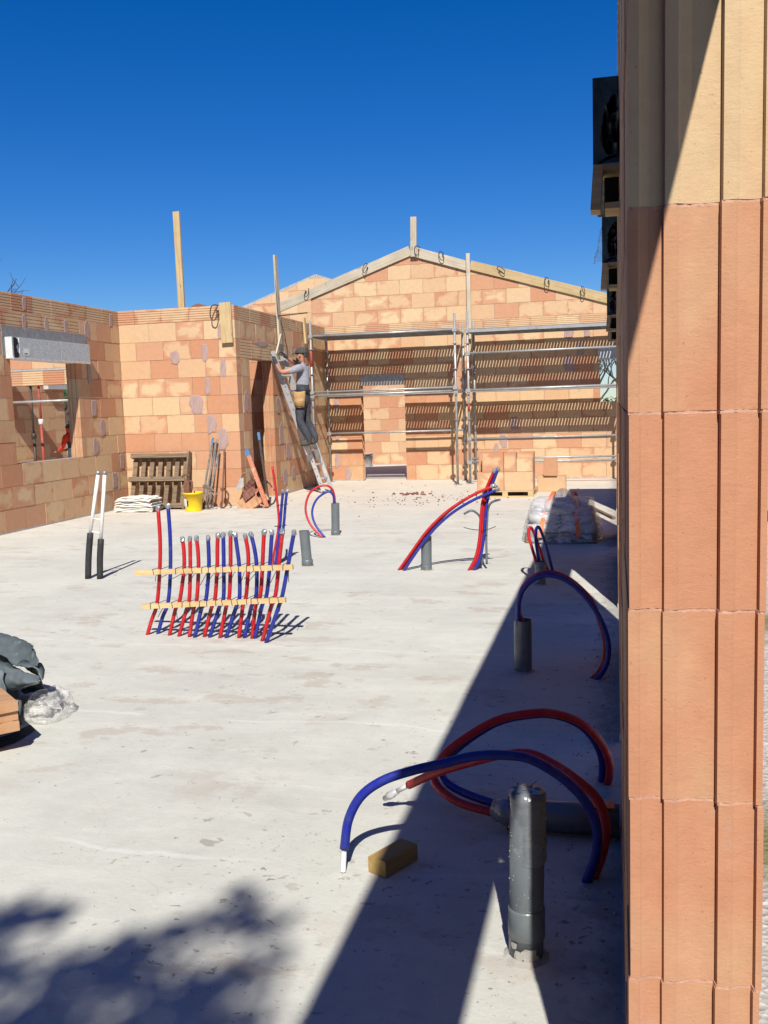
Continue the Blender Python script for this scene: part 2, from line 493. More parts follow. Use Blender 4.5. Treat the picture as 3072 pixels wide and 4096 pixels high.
def link(name, mesh, mat, parent=None, loc=None, rot=None):
    if mat is not None and not mesh.materials:
        mesh.materials.append(MATS[mat] if isinstance(mat, str) else mat)
    o = bpy.data.objects.new(name, mesh)
    COL.objects.link(o)
    if parent is not None:
        o.parent = parent
    if loc is not None:
        o.location = loc
    if rot is not None:
        o.rotation_euler = rot
    return o
def tag(o, label, cat, group=None):
    o['label'] = label; o['category'] = cat
    if group: o['group'] = group
    return o
def struct(o):
    o['kind'] = 'structure'
    return o
def thing(name, label, cat, loc=(0, 0, 0), rotz=0.0, group=None):
    o = bpy.data.objects.new(name, None)
    COL.objects.link(o)
    o.empty_display_size = 0.1
    o.location = loc; o.rotation_euler = (0, 0, rotz)
    return tag(o, label, cat, group)
def local(root, pts):
    """world points -> the frame of an unrotated thing"""
    L = Vector(root.location)
    return [Vector(p) - L for p in pts]

# ------------------------------------------------------------------ the ground
g = MB(); g.box((0, 0, -0.28), (900, 900, 0.2)); struct(g.build('ground', 'gravel'))
def slab():
    b = MB()
    b.box((-9.9, 12.0, -0.09), (20.4, 32.0, 0.18))
    return struct(b.build('floor_slab', 'concrete'))
slab()

# ------------------------------------------------------------------ clay block walls
CH = 0.309            # height of a course
GAP = 0.0045
_brick_cache = {}
# stepped tongue-and-groove end of a block, across its 0.2 m thickness (w, depth of recess)
FLUTE = [(0.000, 0.0), (0.0150, 0.0), (0.0180, 0.003), (0.0300, 0.010), (0.0500, 0.012), (0.0520, 0.0), (0.0705, 0.0), (0.0740, 0.003),
         (0.0900, 0.012), (0.1315, 0.015), (0.1335, 0.0), (0.1530, 0.0), (0.1565, 0.003), (0.1700, 0.010), (0.1885, 0.012), (0.1905, 0.0), (0.2000, 0.0)]

def flute_depth(w):
    for (a, da), (b, db) in zip(FLUTE[:-1], FLUTE[1:]):
        if a <= w <= b:
            return da + (db - da) * (w - a) / (b - a)
    return 0.0

def outline(hw, t, fl, fr):
    """block seen from above: u along the wall, w into it"""
    c = 0.004
    pts = [(-hw + c, 0.0), (hw - c, 0.0)]
    if fr:
        pts = pts[:1] + [(hw - d, w * t / 0.2) for w, d in FLUTE]
    else:
        pts += [(hw, c), (hw, t - c), (hw - c, t)]
    if fl:
        pts = pts[1:] + [(-hw + d, w * t / 0.2) for w, d in reversed(FLUTE)]
    else:
        pts += [(-hw + c, t), (-hw, t - c), (-hw, c)]
    return pts

def brick_mesh(w, h, t, style, fl=False, fr=False):
    key = (round(w, 3), round(h, 3), round(t, 3), style, fl, fr)
    if key in _brick_cache:
        return _brick_cache[key]
    b = MB()
    hw, hh = w / 2, h / 2
    if style == 'band':
        # horizontal grooves in the face, extruded along the wall
        prof = [(0.004, -hh), (0.0, -hh + 0.004)]
        n = 6
        for i in range(1, n):
            z = -hh + h * i / n
            prof += [(0.0, z - 0.0065), (0.008, z - 0.004), (0.008, z + 0.002), (0.0, z + 0.006)]
        prof += [(0.0, hh - 0.004), (0.004, hh), (t, hh), (t, -hh)]
        vs = [(-hw, y, z) for y, z in prof] + [(hw, y, z) for y, z in prof]
        k = len(prof)
        b.add(vs, [(i, (i + 1) % k, (i + 1) % k + k, i + k) for i in range(k)])
        b.f.append(tuple(reversed(range(k)))); b.s.append(False)
        b.f.append(tuple(range(k, 2 * k))); b.s.append(False)
    else:
        o = outline(hw, t, fl, fr)
        k = len(o)
        c = 0.003
        vs = [(x, y, -hh) for x, y in o] + [(x, y, hh) for x, y in o]
        b.add(vs, [(i, (i + 1) % k, (i + 1) % k + k, i + k) for i in range(k)])
        b.f.append(tuple(reversed(range(k)))); b.s.append(False)
        b.f.append(tuple(range(k, 2 * k))); b.s.append(False)
    m = b.mesh('brick')
    m.materials.append(MATS['brick_end' if (fl or fr) else 'brick'])
    _brick_cache[key] = m
    return m

def clip_poly(poly, a, b, c):
    """keep a*u + b*z <= c"""
    out = []
    for i in range(len(poly)):
        p, q = poly[i], poly[(i + 1) % len(poly)]
        dp, dq = a * p[0] + b * p[1] - c, a * q[0] + b * q[1] - c
        if dp <= 0: out.append(p)
        if (dp < 0) != (dq < 0) and dp != dq:
            k = dp / (dp - dq)
            out.append((p[0] + (q[0] - p[0]) * k, p[1] + (q[1] - p[1]) * k))
    return out

def subtract(segs, a, b):
    out = []
    for s, e in segs:
        if b <= s or a >= e:
            out.append((s, e))
        else:
            if a > s: out.append((s, a))
            if b < e: out.append((b, e))
    return out

def poly_prism(poly, y0, y1):
    k = len(poly)
    b = MB()
    b.add([(u, y0, z) for u, z in poly] + [(u, y1, z) for u, z in poly], [(i, i + k if False else (i + 1) % k, (i + 1) % k + k, i + k) for i in range(k)])
    b.f.append(tuple(reversed(range(k)))); b.s.append(False)
    b.f.append(tuple(range(k, 2 * k))); b.s.append(False)
    return b

def wall(label, origin, rotz, u0, u1, courses, openings=(), planes=(), t=0.2, phase=0.0, patches=(), bands=(), z0=0.02, name='brick_wall', flute=True, skip=None, step=0.5, tints=None):
    """u along the wall, local -Y is the visible face; courses = [(z0, z1, style)]; bands = [(ua, ub, course index)] switches style"""
    root = thing(name, label, 'wall', origin, rotz)
    root['kind'] = 'thing'
    core = MB()
    rr = random.Random(int(abs(origin[0] * 31 + origin[1] * 7 + phase * 100)) + 3)
    for ci, (za, zb, style) in enumerate(courses):
        segs = [(u0, u1)]
        for oa, ob, pa, pb in openings:
            if min(zb, pb) - max(za, pa) > 0.02:
                segs = subtract(segs, oa, ob)
        shift = phase + (0.0 if ci % 2 == 0 else step / 2)
        joints = []
        k0 = math.floor((u0 - shift) / step) - 1
        while shift + k0 * step < u1 + step:
            joints.append(shift + k0 * step); k0 += 1
        for sa, sb in segs:
            poly = [(sa + 0.03, za), (sb - 0.03, za), (sb - 0.03, zb), (sa + 0.03, zb)]
            for pl in planes:
                poly = clip_poly(poly, pl[0], pl[1], pl[2] - 0.02)
                if len(poly) < 3: break
            if len(poly) >= 3:
                pm = poly_prism(poly, 0.010, t - 0.010)
                core.add(pm.v, pm.f)
            cuts = [sa] + [j for j in joints if sa + 0.09 < j < sb - 0.09] + [sb]
            for a, b in zip(cuts[:-1], cuts[1:]):
                if skip and skip(a, b, za, zb): continue
                st = style
                for ba, bb, bc in bands:
                    if bc == ci and a >= ba - 0.02 and b <= bb + 0.02: st = 'band'
                rect = [(a + GAP / 2, za + GAP / 2), (b - GAP / 2, za + GAP / 2), (b - GAP / 2, zb - GAP / 2), (a + GAP / 2, zb - GAP / 2)]
                poly = rect
                for pl in planes:
                    poly = clip_poly(poly, *pl)
                    if len(poly) < 3: break
                if len(poly) < 3: continue
                dy = (rr.random() - 0.5) * (0.007 if z0 < 0.03 else 0.004)
                cu, cz = (a + b) / 2, (za + zb) / 2
                if poly == rect:
                    fl = flute and st != 'band' and a == sa and sa > u0 + 0.01
                    fr = flute and st != 'band' and b == sb and sb < u1 - 0.01
                    m = brick_mesh(b - a - GAP, zb - za - GAP, t, st, fl, fr)
                else:
                    us = [p[0] for p in poly]; zs = [p[1] for p in poly]
                    if max(us) - min(us) < 0.03 or max(zs) - min(zs) < 0.02: continue
                    cu, cz = (max(us) + min(us)) / 2, (max(zs) + min(zs)) / 2
                    m = poly_prism([(u - cu, z - cz) for u, z in poly], 0.0, t).mesh('brick')
                bo = link('brick', m, 'brick', root, (cu, dy, cz + z0))
                if m.materials[0].name == 'brick_end':
                    bo.color = (tints[ci % len(tints)] if tints else rr.uniform(-0.3, 0.7),) * 3 + (1,)
    for v in range(len(core.v)):
        x, y, z = core.v[v]; core.v[v] = (x, y, z + z0)
    core.build('mortar', 'mortar', root)
    if z0 > 0:
        bed = MB()
        segs = [(u0, u1)]
        for oa, ob, pa, pb in openings:
            if pa < 0.05: segs = subtract(segs, oa, ob)
        for sa, sb in segs:
            MB().box(((sa + sb) / 2, t / 2, z0 / 2), (sb - sa - 0.01, t + 0.012, z0 + 0.006)).build('mortar_bed', 'cement', root)
    for (u, z, ru, rz) in patches:
        n = 30
        ph = rr.random() * 60
        b = MB()
        ring0, ring1 = [], []
        for k in range(n):
            a = 2 * math.pi * k / n
            w = 1 + 0.38 * mnoise.noise(Vector((math.cos(a) * 1.3, math.sin(a) * 1.3, ph))) + 0.12 * mnoise.noise(Vector((math.cos(a) * 4, math.sin(a) * 4, ph)))
            ca, sa_ = math.cos(a), math.sin(a)
            sq = 1 / max(abs(ca), abs(sa_)) ** 0.5
            ring0.append((ca * ru * w * sq, 0.0, sa_ * rz * w * sq)); ring1.append((ca * ru * w * sq * 0.86, -0.006, sa_ * rz * w * sq * 0.9))
        b.add(ring0 + ring1, [(i, (i + 1) % n, (i + 1) % n + n, i + n) for i in range(n)])
        b.f.append(tuple(n + i for i in range(n))); b.s.append(False)
        b.build('mortar_patch', 'patch', root, (u, -0.003, z))
    return root

def std_courses(n=10, band=True):
    c = [(i * CH, (i + 1) * CH, 'block') for i in range(n)]
    if band: c.append((n * CH, n * CH + 0.235, 'band'))
    return c

HEAD = 8 * CH
SILL = 3 * CH
# left wall (faces +X)
left = wall('terracotta block wall on the left with a window opening under a grey shutter box', (-8.22, 0, 0), math.pi / 2, 9.9, 20.28, std_courses(),
     openings=[(12.04, 13.77, SILL, HEAD), (11.9, 14.06, HEAD, 9 * CH)], phase=0.15,
     bands=[(9, 14.05, 9)],
     patches=[(14.13, 2.27, 0.07, 0.17), (14.19, 1.71, 0.09, 0.14), (14.43, 1.39, 0.08, 0.13), (14.18, 1.09, 0.09, 0.14), (15.01, 0.8, 0.07, 0.13),
              (14.72, 0.5, 0.08, 0.15), (14.13, 2.96, 0.08, 0.14), (14.91, 3.17, 0.05, 0.11), (12.46, 3.22, 0.05, 0.10), (12.43, 2.94, 0.05, 0.12), (13.52, 2.96, 0.05, 0.1), (12.99, 2.96, 0.05, 0.11)])
# block wall facing the camera
front = wall('sunlit terracotta block wall facing the camera behind the leaning pallet', (0, 15.15, 0), 0, -8.215, -6.1, std_courses(), phase=-7.41,
     patches=[(-7.2, 2.53, 0.08, 0.11), (-6.66, 2.58, 0.06, 0.15), (-6.34, 2.32, 0.05, 0.16), (-6.63, 2.02, 0.05, 0.14), (-6.86, 1.73, 0.12, 0.15), (-6.60, 1.40, 0.08, 0.15),
              (-6.40, 1.15, 0.08, 0.19), (-6.56, 0.80, 0.06, 0.16), (-6.37, 2.92, 0.04, 0.12)])
# doorway wall behind the ladder (faces +X)
side = wall('terracotta block wall with a narrow doorway behind the ladder', (-6.1, 0, 0), math.pi / 2, 15.355, 20.28, std_courses(),
     openings=[(15.74, 16.86, 0, HEAD)], phase=0.35, bands=[(15.3, 17.2, 8)],
     patches=[(15.50, 1.75, 0.10, 0.16), (17.1, 1.69, 0.10, 0.16), (17.22, 1.16, 0.12, 0.2), (17.57, 0.81, 0.13, 0.18), (17.83, 0.37, 0.12, 0.14), (17.34, 0.31, 0.12, 0.16), (16.35, 2.77, 0.33, 0.045), (18.05, 2.74, 0.07, 0.1), (18.3, 2.1, 0.09, .14)])
# gable wall
RIDGE = (-4.16, 4.82)
SL_L, SL_R = 0.345, 0.302
gz = std_courses() + [(10 * CH + 0.235 + i * 0.302, 10 * CH + 0.235 + (i + 1) * 0.302, 'block') for i in range(5)]
gable_planes = [(-SL_L, 1.0, RIDGE[1] - SL_L * RIDGE[0]), (SL_R, 1.0, RIDGE[1] + SL_R * RIDGE[0])]
gable = wall('tall gable wall of terracotta blocks behind the scaffolding', (0, 20.3, 0), 0, -6.395, 2.6, gz,
     openings=[(-5.34, -4.375, 0, HEAD), (-0.29, 0.9, 5 * CH, HEAD)], planes=gable_planes, phase=-2.17,
     patches=[(-0.91, 2.97, 0.1, 0.11), (-0.54, 2.95, 0.06, 0.11), (-0.91, 2.34, 0.1, 0.19), (-2.04, 1.15, 0.09, 0.13), (-2.29, 0.81, 0.08, 0.15), (-2.43, 0.67, 0.05, 0.1),
              (-0.68, 2.66, 0.07, 0.15), (-5.92, 0.45, 0.06, 0.15), (-5.68, 0.16, 0.07, 0.13), (-5.9, 0.97, 0.05, 0.08), (-5.9, 1.65, 0.06, 0.15)], name='gable_wall')
b = MB(); b.box((-4.86, 0.1, 2.175), (0.963, 0.205, 0.23)); b.build('lintel', 'cement', gable)
for bx_ in (-5.1, -4.617):
    link('brick', brick_mesh(0.478, 0.196, 0.2, 'band'), 'brick', gable, (bx_, 0, 2.391))
# second gable, farther back
bz = std_courses() + [(10 * CH + 0.235 + i * 0.302, 10 * CH + 0.235 + (i + 1) * 0.302, 'block') for i in range(7)]
back = wall('farther gable wall seen through the doorway and rising behind the scaffolded gable', (0, 25.85, 0), 0, -12.5, -3.5, bz,
     planes=[(-0.348, 1.0, 5.2 + 0.348 * 7.98), (0.348, 1.0, 5.2 - 0.348 * 7.98)], phase=-6.02, name='gable_wall', flute=False)
mt = MB()
for sx in (-1, 1):
    mt.bar((-7.98, 0.1, 5.235), (-7.98 + sx * 4.4, 0.1, 5.235 - 4.4 * 0.348), 0.2, 0.07)
mt.build('mortar_capping', 'cement', back)
# wall on the right, the camera stands beside its opening (faces -X): u = -y
RW_Z0 = 0.032
right_open = [(-1.54, 1.4, 0, HEAD), (-4.50, -3.73, 0, HEAD), (-7.51, -6.27, 0, HEAD), (-10.75, -10.05, 0, HEAD), (-14.2, -11.73, 0, HEAD)]
right = wall('terracotta block wall at the right edge ending in a fluted pillar close to the camera', (0.02, 0, 0), -math.pi / 2, -14.4, 1.74, std_courses(),
     openings=right_open, phase=-1.54, z0=RW_Z0, t=0.203, name='brick_wall', tints=[0.4, 0.22, 0.05, -0.05, 0.0, 0.25, 0.98, 0.5, 0.3, 0.2, 0.2])
# mortar squeezed out of the bed joints on the near pillar
for i in range(1, 8):
    m = MB(); n = 60; top, bot = [], []
    for k in range(n + 1):
        w = 0.203 * k / n
        zz = 0.0030 * mnoise.noise(Vector((k * 0.19, i * 3.1, 0))) + 0.0015 * mnoise.noise(Vector((k * 0.6, i * 3.1, 5)))
        th = 0.0016 + 0.0032 * max(0, mnoise.noise(Vector((k * 0.33, i * 5.0, 4))))
        dp = -0.001 + 0.005 * mnoise.noise(Vector((k * 0.5, i * 2.7, 2)))
        fd = flute_depth(w * 0.2 / 0.203); th = 0.0026 + 1.15 * max(0, th - 0.0016)
        top.append((-1.5425 + dp * 0.4 - fd, w, zz * 0.5 + th)); bot.append((-1.5425 + dp * 0.4 - fd, w, zz * 0.5 - th))
    bk = [(-1.58, y, z) for x, y, z in top]; bk2 = [(-1.58, y, z) for x, y, z in bot]
    m.add(top + bot + bk + bk2, [(k, k + 1, k + n + 2, k + n + 1) for k in range(n)] + [(k, k + 2 * n + 2, k + 2 * n + 3, k + 1) for k in range(n)] + [(k + n + 1, k + n + 2, k + 3 * n + 4, k + 3 * n + 3) for k in range(n)])
    m.build('bed_joint', 'joint', right, (0, 0, i * CH + RW_Z0))
m = MB(); m.box((-0.06, 0.1, 2.473), (2.95, 0.196, 0.06)); m.build('shadow_edge_board', 'wood_old', right)  # unseen board, added under the lintel to shift its shadow edge
ret = MB(); ret.box((-14.3, 2.17, 1.67), (0.2, 3.9, 3.34)); ret.build('return_wall', 'brick', right)
# the rest of the room, unseen; rear wall added to darken the pillar's shade
m = MB(); m.box((4.0, 0.1, 1.67), (11.76, 0.2, 3.33)); m.build('wall_section', 'brick', left)
rear = thing('brick_wall', 'plain terracotta block wall closing the room behind the viewer, added to cut fill light', 'wall', (-4.1, -1.86, 0)); rear['kind'] = 'thing'
for k in range(4):
    m = MB(); m.box((-3.09 + 2.065 * k, 0, 1.67), (2.06, 0.2, 3.33)); m.build('wall_section', 'brick', rear)
cross = wall('inner block wall glimpsed through the narrow doorway', (0, 17.2, 0), 0, -8.2, -6.32, std_courses(), phase=-7.1, flute=False)
# short room walls seen through the window on the left
inner = wall('shaded inner room wall seen through the window on the left', (-13.2, 0, 0), math.pi / 2, 15.6, 21.42, std_courses(), phase=0.2, flute=False,
     skip=None)
beam = wall('sunlit ribbed block beam on props inside the room on the left', (0, 18.4, 0), 0, -13.15, -10.4, [(2.27, 2.57, 'band'), (2.62, 2.62 + CH, 'block'), (2.62 + CH, 2.62 + CH + 0.235, 'band')], z0=0.0, phase=-11.3, name='block_beam', flute=False)
b = MB(); b.box((-11.775, 0.1, 2.597), (2.75, 0.212, 0.042)); b.build('mortar_strip', 'cement', beam)

# ------------------------------------------------------------------ roller shutter boxes
def shutter_left():
    root = thing('shutter_box', 'long grey shutter box with torn white end above the left window', 'shutter box', (-8.1, 12.95, 2.42))
    b = MB(); b.box((-0.16, 0.0, 0.15), (0.31, 2.02, 0.296)); b.build('foam_body', 'eps', root)
    for ya, yb in ((-0.86, 0.17), (0.185, 1.005)):
        b = MB(); b.box((0.0, (ya + yb) / 2, 0.155), (0.02, yb - ya, 0.27)); b.build('panel', 'fibre', root)
    b = MB(); b.box((-0.003, 0.0, 0.006), (0.03, 2.03, 0.03)); b.build('bottom_rail', 'alu', root)
    # ragged broken end; flat black sheet stands for its dark hole
    b = MB(); n = 11; pts = []
    for i in range(n):
        z = 0.01 + 0.28 * i / (n - 1)
        pts.append((z, -0.925 + 0.05 * RND.random() + 0.03 * math.sin(i)))
    vs = [(0.0125, y, z) for z, y in pts] + [(0.0125, -1.0, z) for z, y in pts]
    b.add(vs, [(i, i + n, i + n + 1, i + 1) for i in range(n - 1)])
    b.build('broken_end', 'black', root)
    lab = MB(); lab.box((0.012, -0.7, 0.10), (0.002, 0.14, 0.10)); lab.build('paper_label', 'paper', root)
    lab = MB(); lab.box((0.0135, -0.72, 0.075), (0.002, 0.07, 0.012)); lab.build('print', 'black', root)
    return root
shutter_left()
b = MB(); b.box((12.98, 0.1, 2.80), (2.2, 0.216, 0.16)); b.box((11.92, 0.1, 2.59), (0.10, 0.215, 0.27)); b.build('mortar_surround', 'mortar_dark', left)

def shutter_right(y0, length, label):
    root = thing('shutter_box', label, 'shutter box', (0, y0, 2.43))
    x0, x1, h = -0.072, 0.018, 0.30
    # hollow body: outer skin with an arched recess in the near end
    b = MB()
    n = 22
    arch = []
    for i in range(n + 1):
        a = math.pi * i / n
        jg = 1 + 0.16 * mnoise.noise(Vector((i * 0.9, y0 * 3, 1)))
        arch.append((x1 - 0.062 * math.sin(a) ** 0.6 * (0.95 + 0.25 * math.cos(a)) * jg, 0.028 + (h - 0.085) * (1 - math.cos(a)) / 2))
    outer = [(x0, h * (1 - math.cos(math.pi * i / n)) / 2) for i in range(n + 1)]
    vs = [(x, 0, z) for x, z in outer] + [(x, 0, z) for x, z in arch] + [(x, 0.10, z) for x, z in arch]
    k = n + 1
    fs = [(i, i + 1, i + 1 + k, i + k) for i in range(n)] + [(i + k, i + 1 + k, i + 1 + 2 * k, i + 2 * k) for i in range(n)]
    b.add(vs, fs)
    b.add([(x0, 0, 0), (x1, 0, 0), (x1, 0, 0.05)], [(0, 1, 2)])
    b.add([(x0, 0, h), (x1, 0, h), (x1, 0, h - 0.06)], [(2, 1, 0)])
    b.add([(x0, 0, 0), (x0, length, 0), (x0, length, h), (x0, 0, h)], [(0, 1, 2, 3)])
    b.add([(x0, 0, h), (x0, length, h), (x1, length, h), (x1, 0, h)], [(0, 1, 2, 3)])
    b.add([(x0, 0, 0), (x1, 0, 0), (x1, length, 0), (x0, length, 0)], [(0, 1, 2, 3)])
    b.build('foam_body', 'green_eps', root)
    f = MB()
    f.grid(lambda u, w: Vector((x1 - 0.058 * (1 - u), 0.06 + 0.13 * mnoise.noise(Vector((u * 4, w * 8, y0))) - 0.03 * u, 0.03 + (h - 0.06) * w)), 16, 40, False)
    f.build('rubble_fill', 'dark_fill', root)
    # plank formwork nailed under it
    w = MB(); w.box((x0 + 0.013, 0.01, -0.083), (0.034, 0.10, 0.155), Matrix.Rotation(0.07, 3, 'Y')); w.build('form_board', 'wood_new', root)
    w = MB(); w.box((x0 + 0.062, 0.05, -0.013), (0.058, 0.16, 0.022)); w.build('form_board', 'wood_new', root)
    w = MB(); w.box((x0 + 0.066, 0.05, -0.146), (0.05, 0.16, 0.022)); w.build('form_board', 'wood_new', root)
    w = MB(); w.box((x0 + 0.064, 0.11, -0.08), (0.052, 0.03, 0.11)); w.build('form_inside', 'black', root)  # black block stands in for the dark hollow of the formwork
    return root
shutter_right(3.63, 1.0, 'nearest dark green shutter box end jutting from the right wall above plank formwork')
shutter_right(6.16, 1.5, 'middle dark green shutter box end jutting from the right wall')
sb3 = shutter_right(9.9, 1.0, 'third dark green shutter box end on the right wall, low against the gable')
shutter_right(11.65, 2.65, 'farthest shutter box on the right wall, partly behind the third one')
sf = MB()
sf.grid(lambda u, w: Vector((-0.075 - 0.05 * (1 - w) * math.sin(u * 2.2) - 0.02 * mnoise.noise(Vector((u * 4, w * 4, 2))), 6.3 + 0.02 * mnoise.noise(Vector((u * 3, w * 3, 7))) + 0.1 * u, 2.46 + 0.22 * w)), 6, 8)
tag(sf.build('plastic_flap', 'bagfilm'), 'torn translucent plastic flap hanging from the middle shutter box', 'plastic sheet')

def shutter_gable():
    root = thing('shutter_box', 'white shutter box above the small window in the gable wall, far right', 'shutter box', (0.3, 20.3, 2.42))
    b = MB(); b.box((0.0, 0.06, 0.13), (1.25, 0.24, 0.26)); b.build('foam_body', 'eps', root)
    b = MB(); b.box((0.0, -0.07, 0.14), (1.24, 0.02, 0.24)); b.build('panel', 'fibre', root)
    return root
shutter_gable()

# ------------------------------------------------------------------ timber on the walls
def board(label, a, b, w, h, mat, up=(0, 0, 1), name='timber_board'):
    a, b = Vector(a), Vector(b)
    d = b - a; L = d.length; d.normalize()
    u = Vector(up)
    yv = u.cross(d)
    if yv.length < 1e-3: yv = Vector((0, 1, 0)).cross(d)
    yv.normalize(); zv = d.cross(yv)
    m = MB()
    e = 0.004
    hw, hh = w / 2, h / 2
    pr = [(-hw + e, -hh), (hw - e, -hh), (hw, -hh + e), (hw, hh - e), (hw - e, hh), (-hw + e, hh), (-hw, hh - e), (-hw, -hh + e)]
    k = len(pr)
    m.add([(-L / 2, y, z) for y, z in pr] + [(L / 2, y, z) for y, z in pr], [(i, (i + 1) % k, (i + 1) % k + k, i + k) for i in range(k)])
    m.f.append(tuple(reversed(range(k)))); m.s.append(False)
    m.f.append(tuple(range(k, 2 * k))); m.s.append(False)
    o = m.build(name, mat)
    M4 = Matrix((d, yv, zv)).transposed().to_4x4()
    o.matrix_world = Matrix.Translation((a + b) / 2) @ M4
    if label: tag(o, label, 'timber')
    return o

def clamp(x, y, z, label, s=1.0, tilt=0.0, flip=1):
    """bent steel shuttering clamp hooked over a board"""
    root = thing('board_clamp', label, 'clamp', (x, y, z), 0.0, 'steel clamps holding the edge boards')
    p = [(0.05 * flip, 0.26, 0.03), (0.03 * flip, 0.02, 0.05), (-0.015 * flip, -0.09, 0.035), (-0.04 * flip, -0.10, -0.06), (-0.025 * flip, -0.10, -0.17), (0.035 * flip, -0.09, -0.20), (0.065 * flip, -0.075, -0.13), (0.06 * flip, -0.06, -0.05)]
    rot = Matrix.Rotation(tilt, 3, 'Y')
    p = [rot @ (Vector(q) * s) for q in p]
    MB().tube(smooth_path(p, 5), 0.010 * s, 7).build('bent_rod', 'dark_steel', root)
    MB().cyl(p[-1], p[-1] + Vector((0, 0.05, 0.0)), 0.016, 8).build('screw_pad', 'dark_steel', root)
    return root

yB = 20.275
def rake_z(x, side):
    return RIDGE[1] - (RIDGE[0] - x) * SL_L if side < 0 else RIDGE[1] - (x - RIDGE[0]) * SL_R
board('long pale edge board sloping down left from the gable ridge', (-4.165, yB, rake_z(-4.165, -1) + .015), (-7.13, yB, rake_z(-7.13, -1) + 0.015), 0.04, 0.205, 'wood_pale', (0, 0, 1))
board('short grey-white edge board just right of the gable ridge', (-4.16, yB - 0.005, 4.83), (-2.95, yB - 0.005, 4.44), 0.04, 0.20, 'wood_pale', (0, 0, 1))
board('long yellow edge board sloping down to the right on the gable', (-2.90, yB, rake_z(-2.90, 1) + .02), (2.4, yB, rake_z(2.4, 1) + .02), 0.04, 0.19, 'wood_new', (0, 0, 1))
board('short upright board at the gable ridge', (-4.085, 20.225, 4.70), (-4.065, 20.225, 5.51), 0.13, 0.035, 'wood_pale', (0, 1, 0), 'timber_post')
board('narrow upright board in front of the gable beside the scaffold joint', (-2.94, 20.21, 2.95), (-2.935, 20.21, 4.69), 0.08, 0.05, 'wood_pale', (0, 1, 0), 'timber_post')
board('tall pale upright board standing behind the sunlit wall top', (-7.14, 15.40, 2.6), (-7.155, 15.40, 4.96), 0.115, 0.05, 'wood_new', (0, 1, 0), 'timber_post')
board('upright board the man on the ladder is holding', (-6.062, 17.265, 2.58), (-6.075, 17.21, 4.43), 0.037, 0.15, 'wood_pale', (0, 1, 0), 'timber_post')
board('short plank hanging over the top corner of the sunlit wall', (-6.245, 15.125, 3.385), (-6.225, 15.10, 2.725), 0.2, 0.04, 'wood_new', (0, 1, 0), 'timber_board')
board('small offcut nailed on top of the sunlit wall beside the hanging plank', (-6.34, 15.2, 3.36), (-6.2, 15.2, 3.375), 0.1, 0.04, 'wood_new')
for i, (px, sd, tl) in enumerate(((-5.12, -1, 0.35), (-6.42, -1, 0.35), (-3.52, 1, -0.3), (-2.3, 1, -0.9), (-1.35, 1, -0.15), (-0.62, 1, -0.15), (-4.02, 1, 0.0))):
    clamp(px, yB - 0.01, rake_z(px, sd) + 0.10, ['bent clamp on the left edge board nearer the ridge', 'bent clamp low on the left edge board near the back gable', 'bent clamp on the grey-white edge board', 'bent clamp leaning over at the upper end of the yellow edge board',
          'bent clamp halfway down the yellow edge board', 'bent clamp at the lower end of the yellow edge board', 'bent clamp at the foot of the ridge post'][i], 0.78, tl, -1 if i % 2 else 1)
clamp(-6.42, 15.12, 3.30, 'bent clamp hooked over the sunlit wall beside the hanging plank', 1.0, 0.1, 1)
# clamp and rods on the doorway wall
c = thing('board_clamp', 'long rod clamp across the top of the doorway wall at the held board', 'clamp', (-6.05, 17.25, 3.30))
MB().cyl((-0.12, -0.06, 0.02), (0.55, -0.02, 0.06), 0.012, 7).build('rod', 'dark_steel', c)
MB().cyl((-0.03, -0.10, 1.05), (0.0, -0.09, -0.02), 0.008, 6).build('rod', 'dark_steel', c)
MB().tube([(0.02, -0.05, -0.02), (0.05, 0.1, -0.3), (0.04, 0.3, -0.75)], 0.008, 6).build('wire', 'dark_steel', c)
board('short new board clamped at the far end of the doorway wall', (-6.06, 18.75, 3.42), (-6.03, 18.72, 2.9), 0.04, 0.1, 'wood_new', (0, 1, 0))
board('thin batten leaning beside the held board near the hands of the man', (-5.99, 17.12, 2.98), (-6.06, 17.02, 2.62), 0.03, 0.07, 'wood_pale', (0, 1, 0))

# ------------------------------------------------------------------ scaffolds
def ring(mb, c, r, t=0.008, n=10):
    c = Vector(c)
    vs = []
    for z in (-t / 2, t / 2):
        for rr in (r, r * 0.62):
            vs += [c + Vector((math.cos(2 * math.pi * k / n) * rr, math.sin(2 * math.pi * k / n) * rr, z)) for k in range(n)]
    fs = []
    for k in range(n):
        j = (k + 1) % n
        fs += [(k, j, j + n, k + n), (k + 2 * n, k + 3 * n, j + 3 * n, j + 2 * n), (k, k + 2 * n, j + 2 * n, j), (k + n, j + n, j + 3 * n, k + 3 * n)]
    mb.add(vs, fs)
    for k in range(4):
        a = math.pi / 2 * k + 0.4
        mb.bar(c, c + Vector((math.cos(a) * r * 0.75, math.sin(a) * r * 0.75, 0)), 0.018, t)

def deck_mesh(L, w):
    """perforated steel plank: slots across its width let light through"""
    b = MB()
    e, sl = 0.075, w - 0.15
    b.box((L / 2, e / 2, 0), (L, e, 0.006)); b.box((L / 2, w - e / 2, 0), (L, e, 0.006))
    b.box((L / 2, 0.002, -0.03), (L, 0.004, 0.07)); b.box((L / 2, w - 0.002, -0.03), (L, 0.004, 0.07))
    pitch, gap = 0.062, 0.0175
    n = int((L - 0.1) / pitch)
    x = 0.0
    b.box((0.03, w / 2, 0), (0.06, sl, 0.006))
    for i in range(n):
        xa = 0.06 + i * pitch
        wdt = pitch - gap
        b.box((xa + gap + wdt / 2 if wdt < pitch else xa + pitch / 2, w / 2, 0), (wdt, sl, 0.006))
    rest = L - (0.06 + n * pitch)
    b.box((L - rest / 2, w / 2, 0), (rest, sl, 0.006))
    return b.mesh('deck_plank')

